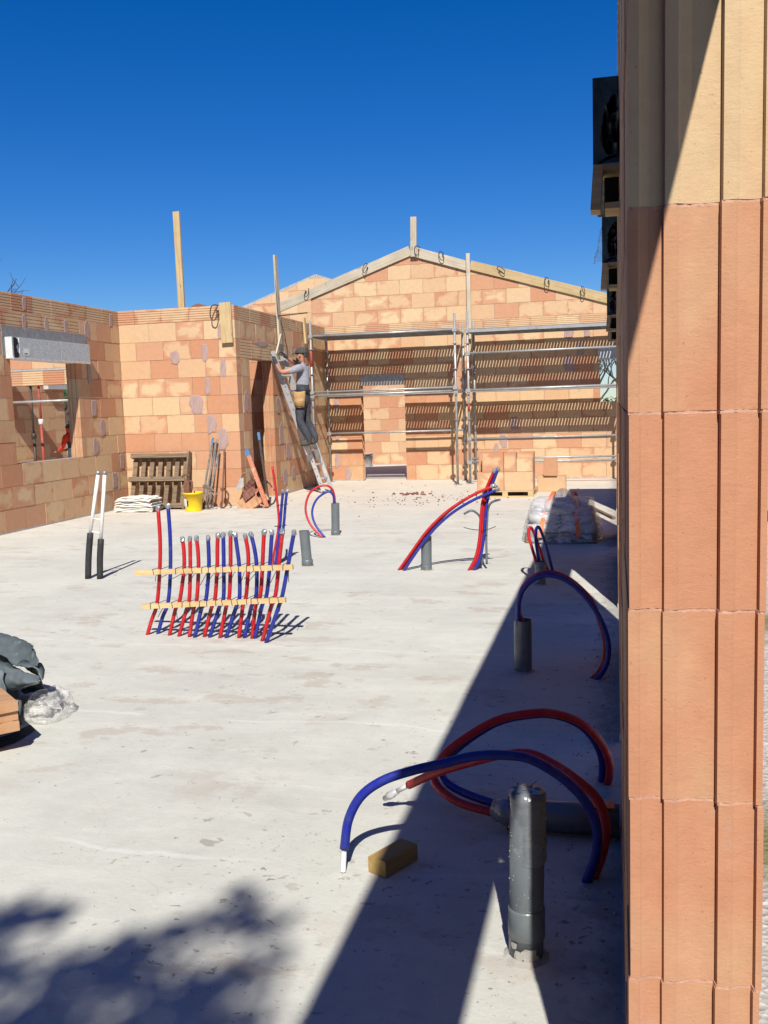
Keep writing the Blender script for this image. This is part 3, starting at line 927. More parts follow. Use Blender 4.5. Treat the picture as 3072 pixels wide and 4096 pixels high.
def scaffold(label, x0, x1, yf, yb, ztop, decks, rails, red=()):
    root = thing('scaffold', label, 'scaffold', (x0, yf, 0))
    W = x1 - x0; D = yb - yf
    for px in (0, W):
        for py in (0, D):
            b = MB(); b.cyl((px, py, 0.01), (px, py, ztop if py == 0 else ztop - 0.12), 0.0242, 10)
            o = b.build('standard', 'steel', root)
            b = MB(); b.box((px, py, 0.006), (0.15, 0.15, 0.01)); b.cyl((px, py, 0.01), (px, py, 0.2), 0.019, 8); b.build('base_plate', 'steel', o)
            for z in (0.32, 0.80, 1.30, 1.80, 2.30, 2.80):
                if z < ztop - 0.1:
                    b = MB(); ring(b, (px, py, z), 0.062); b.build('rosette', 'steel', o)
    for z, nb, ya in decks:
        w = 0.32
        for k in range(nb):
            m = deck_mesh(W - 0.06, w - 0.012)
            link('deck_plank', m, 'steel', root, (0.03, ya - yf + k * w, z))
        for px in (0, W):
            b = MB(); b.cyl((px, -0.02, z - 0.04), (px, D + 0.02, z - 0.04), 0.02, 8); b.build('transom', 'steel', root)
    for z, py, r in rails:
        b = MB(); b.cyl((-0.05, py, z), (W + 0.05, py, z + 0.01), r, 8); b.build('rail', 'steel', root)
        for px in (0, W):
            b = MB(); b.box((px, py, z), (0.09, 0.07, 0.07)); b.build('coupler', 'steel', root)
    for px, py, z0, z1 in red:
        b = MB(); b.cyl((px, py, z0), (px, py, z1), 0.0255, 10); b.build('paint_band', 'prop_red', root)
    return root
scaffold('left bay of the galvanised scaffold with steel decks beside the man on the ladder', -6.03, -3.06, 19.03, 20.12, 3.38, [(3.10, 3, 19.08), (1.90, 2, 19.42)],
         [(3.06, 0.0, 0.022), (1.86, 0.0, 0.022), (1.93, -0.03, 0.02), (1.05, 1.09, 0.02)], [(0.0, 0.0, 2.45, 2.75)])
scaffold('right bay of the galvanised scaffold with guard rails in front of the gable', -2.84, 0.22, 19.25, 20.12, 3.42, [(3.07, 3, 19.16), (1.90, 2, 19.40)],
         [(3.03, -0.02, 0.022), (2.60, 0.0, 0.022), (1.87, 0.0, 0.024), (0.905, 0.0, 0.02), (0.43, 0.0, 0.024), (0.50, 0.03, 0.02)], [(0.0, 0.0, 1.45, 1.62)])

# ------------------------------------------------------------------ ladder
def ladder():
    foot = Vector((-5.36, 17.40, 0.0)); top = Vector((-6.03, 16.74, 2.66))
    root = thing('ladder', 'aluminium ladder leaning against the doorway wall under the man', 'ladder', foot)
    ru = Vector((0.10, 0.995, 0)).normalized()
    d = top - foot
    nrm = d.cross(ru).normalized()
    for k in (0, 0.40):
        MB().bar(ru * k + Vector((0, 0, .01)), d + ru * k, 0.028, 0.075, nrm).build('rail', 'alu', root)
        MB().bar(ru * k + d * 0.24 + nrm * 0.045, d * 0.97 + ru * k + nrm * 0.045, 0.024, 0.055, nrm).build('extension_rail', 'alu', root)
        MB().box(ru * k + Vector((0, 0, 0.02)), (0.06, 0.05, 0.045)).build('rubber_foot', 'black_foam', root)
    n = 9
    for i in range(1, n + 1):
        t = i / (n + 0.6)
        MB().cyl(d * t + ru * 0.0, d * t + ru * 0.40, 0.016, 8).build('rung', 'alu', root)
    for i in range(1, 2 * n):
        t = (i + 0.4) / (2 * n + 1)
        MB().cyl(d * t - ru * 0.016, d * t - ru * 0.013, 0.010, 8).build('rung_end', 'black', root)
    return root
ladder()

# ------------------------------------------------------------------ people
def skin_body(name, joints, edges, radii, region, mats, root):
    """one continuous skinned surface; region[(a, b)] gives the material slot of each bone"""
    me = bpy.data.meshes.new(name)
    names = list(joints)
    idx = {n: i for i, n in enumerate(names)}
    me.from_pydata([tuple(joints[n]) for n in names], [(idx[a], idx[b]) for a, b in edges], [])
    o = bpy.data.objects.new(name, me)
    COL.objects.link(o)
    sk = o.modifiers.new('skin', 'SKIN')
    sk.use_smooth_shade = True
    sk.branch_smoothing = 0.6
    lay = me.skin_vertices[0].data
    for n in names:
        r = radii[n]
        lay[idx[n]].radius = r if isinstance(r, tuple) else (r, r)
        lay[idx[n]].use_root = (n == 'pelvis')
    ss = o.modifiers.new('sub', 'SUBSURF'); ss.levels = 2; ss.render_levels = 2
    dg = bpy.context.evaluated_depsgraph_get()
    ev = o.evaluated_get(dg)
    nm = bpy.data.meshes.new_from_object(ev)
    bpy.data.objects.remove(o, do_unlink=True)
    for m in mats: nm.materials.append(MATS[m])
    segs = [(Vector(joints[a]), Vector(joints[b]), region[(a, b)], max(radii[a] if not isinstance(radii[a], tuple) else max(radii[a]), 0.02)) for a, b in edges]
    for p in nm.polygons:
        c = p.center
        best, bm = 1e9, 0
        for a, b, mi, r in segs:
            ab = b - a
            t = max(0.0, min(1.0, (c - a).dot(ab) / max(ab.length_squared, 1e-9)))
            dd = (c - (a + ab * t)).length - r * 0.6
            if dd < best: best, bm = dd, mi
        p.material_index = bm
        p.use_smooth = True
    nm.name = name
    ob = bpy.data.objects.new(name, nm)
    COL.objects.link(ob)
    ob.parent = root
    return ob

def worker():
    # facing -X on the ladder, left side to the camera; coordinates in metres, world
    O = Vector((-5.55, 17.0, 1.0))
    J, R, E, G_ = {}, {}, [], {}
    def j(n, p, r): J[n] = Vector(p) - O; R[n] = r
    def e(a, b, g): E.append((a, b)); G_[(a, b)] = g
    SK, SH, TR, GL, BO = 0, 1, 2, 3, 4
    j('pelvis', (-5.575, 17.02, 1.80), (0.135, 0.165))
    j('belly', (-5.590, 17.02, 2.00), (0.125, 0.155))
    j('chest', (-5.560, 17.02, 2.22), (0.130, 0.175))
    j('collar', (-5.545, 17.02, 2.37), (0.085, 0.115))
    j('neck', (-5.560, 17.02, 2.44), 0.055)
    j('jaw', (-5.600, 17.02, 2.505), (0.070, 0.066))
    j('skull', (-5.585, 17.02, 2.60), (0.096, 0.080))
    j('crown', (-5.575, 17.02, 2.67), (0.07, 0.062))
    j('nose', (-5.695, 17.02, 2.555), 0.016)
    for a, b, g in (('pelvis', 'belly', TR), ('belly', 'chest', SH), ('chest', 'collar', SH), ('collar', 'neck', SK), ('neck', 'jaw', SK), ('jaw', 'skull', SK), ('skull', 'crown', SK), ('jaw', 'nose', SK)):
        e(a, b, g)
    arms = {'l': ((-5.575, 16.83, 2.345), (-5.70, 16.76, 2.295), (-5.88, 16.70, 2.27), (-5.945, 16.66, 2.43), (-5.985, 16.68, 2.505), -1),
            'r': ((-5.575, 17.21, 2.345), (-5.66, 17.26, 2.37), (-5.74, 17.20, 2.44), (-5.87, 17.06, 2.55), (-5.93, 17.02, 2.605), 1)}
    for s, (sh, up, el, wr, ha, sg) in arms.items():
        j(s + 'sh', sh, 0.078); j(s + 'up', up, 0.066); j(s + 'el', el, 0.048); j(s + 'wr', wr, 0.036); j(s + 'ha', ha, (0.050, 0.040))
        e('collar', s + 'sh', SH); e(s + 'sh', s + 'up', SH); e(s + 'up', s + 'el', SK); e(s + 'el', s + 'wr', SK); e(s + 'wr', s + 'ha', GL); J[s + 'cf'] = J[s + 'wr'] * 0.85 + J[s + 'el'] * 0.15; R[s + 'cf'] = 0.036; E.remove((s + 'el', s + 'wr')); e(s + 'el', s + 'cf', SK); e(s + 'cf', s + 'wr', GL)
        d = (Vector(ha) - Vector(wr)).normalized()
        side = Vector((0, 1, 0)) * sg
        for k in range(4):
            o = Vector((0.0, 0.0, 0.030 - 0.019 * k))
            b0 = Vector(ha) + d * 0.030 + o
            b1 = b0 + Vector((-0.030, 0.010 * sg, 0.004 * (1.5 - k)))
            b2 = b1 + Vector((-0.012, -0.030 * sg, -0.004))
            ln = (0.9, 1.0, 0.96, 0.8)[k]
            j('%sf%da' % (s, k), Vector(ha) + (b0 - Vector(ha)) * ln, 0.0105); j('%sf%db' % (s, k), Vector(ha) + (b1 - Vector(ha)) * ln, 0.0100); j('%sf%dc' % (s, k), Vector(ha) + (b2 - Vector(ha)) * ln, 0.0085)
            e(s + 'ha', '%sf%da' % (s, k), GL); e('%sf%da' % (s, k), '%sf%db' % (s, k), GL); e('%sf%db' % (s, k), '%sf%dc' % (s, k), GL)
        t0 = Vector(ha) + Vector((0.01, -0.03 * sg, 0.035))
        j(s + 'ta', t0, 0.012); j(s + 'tb', t0 + Vector((-0.03, -0.006 * sg, 0.025)), 0.010)
        e(s + 'wr', s + 'ta', GL); e(s + 'ta', s + 'tb', GL)
    legs = {'l': ((-5.585, 16.92, 1.74), (-5.625, 16.90, 1.38), (-5.455, 16.93, 1.05), (-5.455, 16.93, 0.965), (-5.64, 16.92, 0.955)),
            'r': ((-5.555, 17.13, 1.74), (-5.575, 17.16, 1.40), (-5.405, 17.16, 1.07), (-5.405, 17.16, 0.985), (-5.59, 17.16, 0.970))}
    for s, (hp, kn, an, he, to) in legs.items():
        j(s + 'hp', hp, 0.105); j(s + 'th', (Vector(hp) + Vector(kn)) / 2, 0.095); j(s + 'kn', kn, 0.076); j(s + 'ca', Vector(kn) * 0.6 + Vector(an) * 0.4, 0.078); j(s + 'an', an, 0.066); j(s + 'he', he, 0.045); j(s + 'to', to, (0.040, 0.045))
        e('pelvis', s + 'hp', TR); e(s + 'hp', s + 'th', TR); e(s + 'th', s + 'kn', TR); e(s + 'kn', s + 'ca', TR); e(s + 'ca', s + 'an', TR); e(s + 'an', s + 'he', BO); e(s + 'he', s + 'to', BO)
    root = thing('person', 'man in grey t-shirt, dark cap and work gloves on the ladder holding an upright board', 'person', O)
    skin_body('body', J, E, R, G_, ['skin', 'shirt', 'trouser', 'glove', 'boot'], root)
    # cap with peak
    hc = Vector((-5.580, 17.02, 2.615)) - O
    cp = MB()
    cp.grid(lambda u, w: hc + Vector((0.118 * math.cos(w * 1.5) * math.cos(u * 2 * math.pi), 0.096 * math.cos(w * 1.5) * math.sin(u * 2 * math.pi), 0.005 + 0.105 * math.sin(w * 1.5))), 20, 8)
    cap = cp.build('cap', 'cap', root)
    pk = MB()
    def peak(u, w):
        a = math.pi + (u - .5) * 1.9
        r = 1.0 + 0.62 * w
        return hc + Vector((0.112 * math.cos(a) * r, 0.09 * math.sin(a) * (1 + 0.05 * w), 0.012 - 0.022 * w + 0.012 * math.cos((u - .5) * 3)))
    pk.grid(peak, 10, 4); n0 = len(pk.v)
    pk.grid(lambda u, w: peak(u, w) - Vector((0, 0, 0.006)), 10, 4)
    pk.build('cap_peak', 'cap', cap)
    hr = MB()
    hr.grid(lambda u, w: Vector((-5.575, 17.02, 2.58)) - O + Vector((0.055 + 0.05 * math.cos((u - .5) * 2.4) - 0.01 * w, 0.086 * math.sin((u - .5) * 2.9) , 0.035 - 0.085 * w)), 10, 4)
    hr.build('hair', 'cap', root)
    bd = MB()
    bd.grid(lambda u, w: J['jaw'] + Vector((-0.006 - 0.078 * math.cos((u - .5) * 2.6), 0.070 * math.sin((u - .5) * 2.6), 0.02 - 0.055 * w)), 10, 4)
    bd.build('beard', 'belt', root)
    for sg in (-1, 1):
        ey = MB(); ey.lathe([(0.0001, -0.008), (0.008, 0), (0.0001, 0.008)], J['skull'] + Vector((-0.092, 0.034 * sg, -0.022)), 8); ey.build('eye', 'belt', root)
        er = MB(); er.lathe([(0.004, -0.028), (0.017, -0.012), (0.019, 0.012), (0.006, 0.028)], J['skull'] + Vector((0.0, 0.088 * sg, -0.03)), 8); er.build('ear', 'skin', root)
    bl = MB()
    P = J['belly'] + Vector((0.005, 0, -0.075))
    bl.lathe([(1.0, -0.026), (1.03, 0.0), (1.0, 0.026)], (0, 0, 0), 22)
    bl.v = [(P.x + x * 0.142, P.y + y * 0.178, P.z + z) for x, y, z in bl.v]
    bl.build('belt', 'belt', root)
    # leather nail pouch on the near hip
    pc = P + Vector((0.0, -0.19, -0.14))
    pb = MB()
    def pouch(u, w):
        a = (u - 0.5) * math.pi
        wd = (0.118 - 0.035 * (1 - w) ** 2) * (1 + 0.05 * mnoise.noise(Vector((u * 3, w * 3, 1))))
        return pc + Vector((wd * math.sin(a), -0.05 * math.cos(a) * (0.55 + 0.75 * math.sin((1 - w) ** 0.8 * 2.9)) - 0.005 + 0.012 * mnoise.noise(Vector((u * 5, w * 5, 2))), -0.155 * (1 - w) + 0.135 * w + 0.008 * math.sin(u * 9)))
    pb.grid(pouch, 12, 8)
    pch = pb.build('tool_pouch', 'leather', root)
    fb = MB(); fb.grid(lambda u, w: pouch(u, 0.1 + 0.45 * w) + Vector((0, -0.022 - 0.01 * math.sin(w * 3.1), 0)), 12, 4); fb.build('pouch_pocket', 'leather', pch)
    return root
worker()

def second_worker():
    O = Vector((-12.22, 20.0, 0.03))
    J, R, E, G_ = {}, {}, [], {}
    def j(n, p, r): J[n] = Vector(p); R[n] = r
    def e(a, b, g): E.append((a, b)); G_[(a, b)] = g
    j('pelvis', (0.10, 0, 0.82), (0.13, 0.16)); j('belly', (0.06, 0, 0.95), (0.12, 0.15)); j('chest', (-0.02, 0, 1.10), (0.12, 0.16)); j('neck', (-0.05, 0, 1.20), 0.055); j('head', (-0.02, 0, 1.27), (0.085, 0.075)); j('top', (-0.01, 0, 1.33), 0.06)
    for a, b, g in (('pelvis', 'belly', 2), ('belly', 'chest', 1), ('chest', 'neck', 1), ('neck', 'head', 0), ('head', 'top', 0)): e(a, b, g)
    for s, sg in (('l', -1), ('r', 1)):
        j(s + 'sh', (-0.03, 0.17 * sg, 1.13), 0.07); j(s + 'el', (-0.06, 0.24 * sg, 0.88), 0.05); j(s + 'wr', (-0.22, 0.16 * sg, 0.78), 0.035); j(s + 'ha', (-0.30, 0.13 * sg, 0.77), (0.042, 0.025))
        e('chest', s + 'sh', 1); e(s + 'sh', s + 'el', 1); e(s + 'el', s + 'wr', 1); e(s + 'wr', s + 'ha', 0)
        for k in range(4):
            j('%sf%d' % (s, k), (-0.36, (0.10 + 0.018 * k) * sg, 0.755 - 0.004 * k), 0.009); e(s + 'ha', '%sf%d' % (s, k), 0)
        j(s + 't', (-0.32, 0.08 * sg, 0.79), 0.010); e(s + 'wr', s + 't', 0)
        j(s + 'hp', (0.08, 0.10 * sg, 0.78), 0.10); j(s + 'kn', (0.02, 0.11 * sg, 0.45), 0.075); j(s + 'an', (0.06, 0.11 * sg, 0.10), 0.055); j(s + 'he', (0.07, 0.11 * sg, 0.05), 0.045); j(s + 'to', (-0.10, 0.11 * sg, 0.04), 0.04)
        e('pelvis', s + 'hp', 2); e(s + 'hp', s + 'kn', 2); e(s + 'kn', s + 'an', 2); e(s + 'an', s + 'he', 3); e(s + 'he', s + 'to', 3)
    root = thing('person', 'stooping worker in red-orange top and dark cap glimpsed through the left window', 'person', O)
    skin_body('body', J, E, R, G_, ['skin', 'hivis', 'trouser', 'boot'], root)
    hc = J['head'] + Vector((0.01, 0, 0.02))
    cp = MB(); cp.grid(lambda u, w: hc + Vector((0.105 * math.cos(w * 1.5) * math.cos(u * 2 * math.pi), 0.09 * math.cos(w * 1.5) * math.sin(u * 2 * math.pi), 0.005 + 0.10 * math.sin(w * 1.5))), 16, 6); cp.build('cap', 'cap', root)
    return root
second_worker()

# ------------------------------------------------------------------ heating manifold
MANIFOLD = [('R', [(-3.322, 6.28, 0.0), (-3.278, 6.28, 0.111), (-3.229, 6.28, 0.229), (-3.193, 6.28, 0.469), (-3.176, 6.28, 0.691), (-3.178, 6.28, 0.934)]), ('B', [(-3.258, 6.32, 0.0), (-3.213, 6.32, 0.119), (-3.16, 6.32, 0.237), (-3.129, 6.32, 0.463), (-3.116, 6.32, 0.709), (-3.119, 6.32, 0.942)]), ('R', [(-3.148, 6.283, 0.0), (-3.087, 6.283, 0.192), (-3.051, 6.283, 0.254), (-3.005, 6.283, 0.478), (-2.997, 6.283, 0.615), (-3.004, 6.283, 0.707)]), ('R', [(-3.063, 6.26, 0.0), (-2.999, 6.26, 0.175), (-2.966, 6.26, 0.261), (-2.945, 6.26, 0.483), (-2.938, 6.26, 0.612), (-2.934, 6.26, 0.714)]), ('R', [(-2.977, 6.254, 0.0), (-2.933, 6.254, 0.201), (-2.905, 6.254, 0.267), (-2.879, 6.254, 0.484), (-2.875, 6.254, 0.613), (-2.882, 6.254, 0.719)]), ('B', [(-2.932, 6.243, 0.0), (-2.863, 6.243, 0.22), (-2.827, 6.243, 0.282), (-2.795, 6.243, 0.495), (-2.789, 6.243, 0.623), (-2.789, 6.243, 0.724)]), ('R', [(-2.869, 6.266, 0.0), (-2.801, 6.266, 0.209), (-2.769, 6.266, 0.278), (-2.741, 6.266, 0.499), (-2.733, 6.266, 0.627), (-2.724, 6.266, 0.736)]), ('B', [(-2.823, 6.255, 0.0), (-2.735, 6.255, 0.22), (-2.699, 6.255, 0.289), (-2.686, 6.255, 0.501), (-2.681, 6.255, 0.629), (-2.678, 6.255, 0.741)]), ('R', [(-2.74, 6.248, 0.0), (-2.68, 6.248, 0.223), (-2.653, 6.248, 0.291), (-2.632, 6.248, 0.51), (-2.625, 6.248, 0.638), (-2.619, 6.248, 0.754)]), ('B', [(-2.697, 6.253, 0.0), (-2.606, 6.253, 0.223), (-2.577, 6.253, 0.292), (-2.568, 6.253, 0.51), (-2.577, 6.253, 0.637), (-2.588, 6.253, 0.745)]), ('R', [(-2.602, 6.264, 0.0), (-2.558, 6.264, 0.237), (-2.531, 6.264, 0.305), (-2.505, 6.264, 0.516), (-2.503, 6.264, 0.629), (-2.518, 6.264, 0.733)]), ('B', [(-2.563, 6.268, 0.0), (-2.497, 6.268, 0.23), (-2.458, 6.268, 0.306), (-2.444, 6.268, 0.509), (-2.454, 6.268, 0.636), (-2.476, 6.268, 0.744)]), ('R', [(-2.5, 6.259, 0.0), (-2.462, 6.259, 0.232), (-2.422, 6.259, 0.316), (-2.397, 6.259, 0.526), (-2.386, 6.259, 0.645), (-2.374, 6.259, 0.763)]), ('B', [(-2.481, 6.261, 0.0), (-2.415, 6.261, 0.233), (-2.376, 6.261, 0.316), (-2.343, 6.261, 0.526), (-2.33, 6.261, 0.645), (-2.317, 6.261, 0.759)]), ('R', [(-2.401, 6.194, 0.0), (-2.319, 6.194, 0.256), (-2.284, 6.194, 0.338), (-2.252, 6.194, 0.545), (-2.233, 6.194, 0.663), (-2.215, 6.194, 0.776)]), ('B', [(-2.358, 6.153, 0.0), (-2.25, 6.153, 0.259), (-2.22, 6.153, 0.34), (-2.169, 6.153, 0.553), (-2.143, 6.153, 0.669), (-2.118, 6.153, 0.774)])]
def tape_cap(parent, p, d, r):
    d = (d.normalized() + Vector((RND.uniform(-.25, .25), RND.uniform(-.25, .25), 0))).normalized(); r *= RND.uniform(0.92, 1.12)
    b = MB()
    u = d.orthogonal().normalized(); w = d.cross(u)
    n = 9
    rings = []
    for k, (h, rr) in enumerate(((-0.024, 1.04), (-0.012, 1.14), (0.004, 1.16), (0.012, 0.9), (0.016, 0.45))):
        rings.append([p + d * h + (u * math.cos(2 * math.pi * i / n) + w * math.sin(2 * math.pi * i / n)) * r * rr * (0.85 + 0.4 * RND.random()) for i in range(n)])
    b.add([v for q in rings for v in q], [(i * n + k, i * n + (k + 1) % n, (i + 1) * n + (k + 1) % n, (i + 1) * n + k) for i in range(len(rings) - 1) for k in range(n)])
    b.f.append(tuple(len(b.v) - n + k for k in range(n))); b.s.append(False)
    b.build('tape_cap', 'tape', parent)
def manifold():
    root = thing('heating_manifold', 'row of red and blue heating pipes tied to two wooden battens', 'heating pipes', (-2.8, 6.25, 0))
    O = Vector(root.location)
    ties = []
    for k, (c, pts) in enumerate(MANIFOLD):
        p = local(root, pts); p[0].z = -0.01
        # lean slightly back so the battens sit in front
        path = smooth_path(p, 5)
        o = MB().tube(path, 0.0142, 10).build('pipe', 'red_hose' if c == 'R' else 'blue_hose', root)
        tape_cap(o, path[-1], path[-1] - path[-3], 0.0142)
        ties += [(p[2], 0), (p[3], 1)]
    def bline(z, a, b):
        return lambda x: a + (b - a) * ((x + O.x + 3.338) / 1.2)
    b = MB(); b.bar(Vector((-3.36, 6.232, 0.466)) - O, Vector((-2.118, 6.10, 0.541)) - O, 0.022, 0.034); b.build('batten', 'batten', root)
    b = MB(); b.bar(Vector((-3.318, 6.232, 0.219)) - O, Vector((-2.18, 6.10, 0.315)) - O, 0.022, 0.034); b.build('batten', 'batten', root)
    for p, lv in ties:
        x = p.x
        tt = (x + O.x + 3.338) / 1.19
        z = (0.219 + 0.096 * tt) if lv == 0 else (0.466 + 0.075 * tt)
        yb = 6.232 - 0.132 * tt - O.y
        ln = RND.uniform(-0.008, 0.008)
        loop = [(x - 0.012 + ln, yb - 0.014, z - 0.021), (x - 0.016, yb - 0.014, z + 0.021), (x - 0.014, p.y + 0.019, z + 0.018), (x + 0.012, p.y + 0.019, z - 0.015), (x + 0.016 - ln, yb - 0.014, z - 0.021), (x + RND.uniform(-0.05, 0.03), yb - 0.03, z - RND.uniform(0.04, 0.12))]
        MB().tube(loop, 0.0024, 5).build('wire_tie', 'wire', root)
    return root
manifold()

def hoses(label, base, parts, cat='hose', name='hose_pair', r=0.0142, caps=True):
    root = thing(name, label, cat, base)
    for mat, pts, rr, cap in parts:
        p = local(root, pts)
        path = smooth_path(p, 6)
        o = MB().tube(path, rr, 12).build('hose', mat, root)
        if cap:
            tape_cap(o, path[-1], path[-1] - path[-3], rr * 1.15)
    return root
hoses('tall red and blue pipe bundle standing just behind the pipe row', (-3.45, 9.37, 0), [
    ('red_hose', [(-3.468, 9.371, -0.01), (-3.462, 9.371, 0.087), (-3.398, 9.371, 0.366), (-3.387, 9.371, 0.504), (-3.404, 9.371, 0.763), (-3.432, 9.371, 1.02)], 0.0125, False),
    ('blue_hose', [(-3.44, 9.35, -0.01), (-3.425, 9.36, 0.088), (-3.371, 9.36, 0.418), (-3.345, 9.36, 0.625), (-3.322, 9.36, 0.771)], 0.0145, True),
    ('blue_hose', [(-3.425, 9.40, -0.01), (-3.405, 9.40, 0.07), (-3.345, 9.40, 0.418), (-3.318, 9.40, 0.625), (-3.294, 9.40, 0.771)], 0.0145, True),
    ('wire', [(-3.43, 9.36, 0.40), (-3.40, 9.34, 0.405), (-3.33, 9.34, 0.41), (-3.32, 9.40, 0.41)], 0.005, False),
    ('wire', [(-3.39, 9.36, 0.62), (-3.36, 9.34, 0.625), (-3.30, 9.34, 0.63), (-3.29, 9.40, 0.63)], 0.004, False)])

def stub(label, x, y, h, r=0.05, lean=(0, 0), collar=None, mat='pvc', open_top=True, dirt=True):
    root = thing('waste_pipe', label, 'pipe', (x, y, 0))
    L = Vector((lean[0], lean[1], h))
    n = 22
    b = MB()
    b.tube([Vector((0, 0, -0.005)), L * 0.5, L], r, n, False)
    b.tube([L, L * 0.7], r * 0.92, n, False)
    u = [L + Vector((math.cos(2 * math.pi * k / n) * r, math.sin(2 * math.pi * k / n) * r, 0)) for k in range(n)]
    b.build('pipe', mat, root)
    if open_top:
        rim = MB(); rim.lathe([(r * 0.92, h - 0.001), (r, h), (r * 1.0, h - 0.004)], (lean[0], lean[1], 0.0012), n, False); rim.build('rim', mat, root)
        pl = MB(); pl.lathe([(r * 0.93, 0), (0.0001, 0.001)], (lean[0] * 0.9, lean[1] * 0.9, h - 0.06), n); pl.build('inside', 'black', root)
    for z0, z1, k in (collar or ()):
        cb = MB(); a = L * (z0 / h); c_ = L * (z1 / h)
        cb.lathe([(r, z0), (r * k, z0 + 0.004), (r * k, z1 - 0.006), (r, z1)], (a.x, a.y, 0), n)
        cb.build('collar', mat, root)
    if dirt:
        m = MB()
        m.lathe([(r * 1.35, 0.0), (r * 1.2, 0.003), (r * 1.0, 0.010)], (0, 0, 0), 24)
        m.v = [(x_ * (1 + 0.12 * mnoise.noise(Vector((x_, y_, x)) * 40)), y_ * (1 + 0.12 * mnoise.noise(Vector((x_, y_, y)) * 40)), z_) for x_, y_, z_ in m.v]
        m.build('mortar_collar', 'concrete', root)
    return root
stub('grey pipe stub standing alone just right of the pipe row', -3.068, 9.289, 0.365, 0.052, (-0.022, 0), [(0.01, 0.07, 1.12)])
stub('grey pipe stub into which the red and blue hoop bends, near the ladder', -3.442, 11.60, 0.407, 0.052, (0.01, 0), [(0.01, 0.06, 1.1)])
stub('grey pipe stub under the long leaning red and blue bundle', -1.795, 9.12, 0.33, 0.052, (0.006, 0), [(0.0, 0.05, 1.05)])
stub('short shaded grey pipe stub with the small red and blue hairpin loops', -0.645, 8.46, 0.20, 0.046, (0, 0), [(0.15, 0.205, 1.12)])
stub('dark grey pipe stub in the shade at the left foot of the blue arch', -0.541, 5.66, 0.312, 0.053, (0.004, 0), [(0.0, 0.04, 1.03)])
hoses('red and blue hoop bending from the slab into a grey stub near the ladder', (-3.54, 11.37, 0), [
    ('red_hose', [(-3.537, 11.362, -0.01), (-3.703, 11.395, 0.162), (-3.771, 11.427, 0.347), (-3.73, 11.46, 0.531), (-3.629, 11.492, 0.621), (-3.508, 11.525, 0.637), (-3.445, 11.57, 0.561), (-3.432, 11.60, 0.39), (-3.43, 11.6, 0.3)], 0.014, False),
    ('blue_hose', [(-3.515, 11.392, -0.01), (-3.650, 11.425, 0.158), (-3.695, 11.458, 0.322), (-3.634, 11.491, 0.475), (-3.5, 11.524, 0.56), (-3.442, 11.557, 0.509), (-3.446, 11.585, 0.39), (-3.446, 11.59, 0.3)], 0.014, False)])
hoses('long red and blue bundle leaning to the right over a grey stub', (-2.04, 9.1, 0), [
    ('red_hose', [(-2.075, 9.105, -0.01), (-1.94, 9.075, 0.168), (-1.801, 9.055, 0.352), (-1.694, 9.055, 0.47), (-1.543, 9.06, 0.60), (-1.336, 9.06, 0.728), (-1.118, 9.06, 0.824)], 0.0142, True),
    ('red_hose', [(-2.05, 9.135, -0.01), (-1.92, 9.10, 0.165), (-1.78, 9.085, 0.352), (-1.674, 9.085, 0.47), (-1.53, 9.09, 0.602), (-1.32, 9.09, 0.735), (-1.10, 9.09, 0.826)], 0.0142, True),
    ('blue_hose', [(-2.017, 9.08, -0.01), (-1.904, 9.055, 0.152), (-1.768, 9.04, 0.328), (-1.662, 9.04, 0.446), (-1.512, 9.05, 0.572), (-1.313, 9.05, 0.69), (-1.075, 9.05, 0.792)], 0.0142, True)])
hoses('upright red and blue pipe bundle with thin grey conduits', (-1.35, 9.08, 0), [
    ('red_hose', [(-1.385, 9.13, -0.01), (-1.312, 9.13, 0.128), (-1.272, 9.13, 0.303), (-1.256, 9.13, 0.477), (-1.235, 9.14, 0.664), (-1.19, 9.14, 0.807), (-1.115, 9.14, 0.965)], 0.0142, True),
    ('red_hose', [(-1.365, 9.15, -0.01), (-1.295, 9.15, 0.128), (-1.256, 9.155, 0.303), (-1.242, 9.16, 0.477), (-1.22, 9.165, 0.664), (-1.178, 9.165, 0.807), (-1.10, 9.165, 0.97)], 0.0142, True),
    ('blue_hose', [(-1.335, 9.14, -0.01), (-1.269, 9.14, 0.125), (-1.232, 9.14, 0.3), (-1.214, 9.14, 0.474), (-1.192, 9.145, 0.662), (-1.148, 9.145, 0.805), (-1.08, 9.145, 0.985)], 0.0142, True),
    ('pvc', [(-1.262, 9.20, 0.05), (-1.26, 9.19, 0.294), (-1.263, 9.18, 0.484), (-1.284, 9.16, 0.542), (-1.341, 9.121, 0.583), (-1.415, 9.121, 0.55)], 0.011, False),
    ('pvc', [(-1.215, 9.21, 0.05), (-1.214, 9.20, 0.294), (-1.201, 9.19, 0.469), (-1.19, 9.18, 0.585), (-1.152, 9.15, 0.655), (-1.065, 9.15, 0.686)], 0.011, False),
    ('wire', [(-1.42, 9.12, 0.42), (-1.33, 9.12, 0.40), (-1.25, 9.12, 0.395), (-1.19, 9.12, 0.40), (-1.11, 9.12, 0.43)], 0.0035, False)])
hoses('small red and blue hairpin loops in front of the sack pallet', (-0.65, 8.7, 0), [
    ('red_hose', [(-0.665, 8.46, 0.10), (-0.692, 8.52, 0.215), (-0.728, 8.60, 0.311), (-0.763, 8.70, 0.409), (-0.756, 8.79, 0.461), (-0.736, 8.876, 0.415), (-0.689, 8.958, 0.248), (-0.655, 9.04, 0.107), (-0.613, 9.123, -0.01)], 0.0142, False),
    ('blue_hose', [(-0.635, 8.46, 0.10), (-0.670, 8.553, 0.241), (-0.694, 8.641, 0.364), (-0.696, 8.73, 0.455), (-0.676, 8.818, 0.457), (-0.643, 8.907, 0.341), (-0.609, 8.995, 0.186), (-0.572, 9.084, -0.01)], 0.0142, False)])
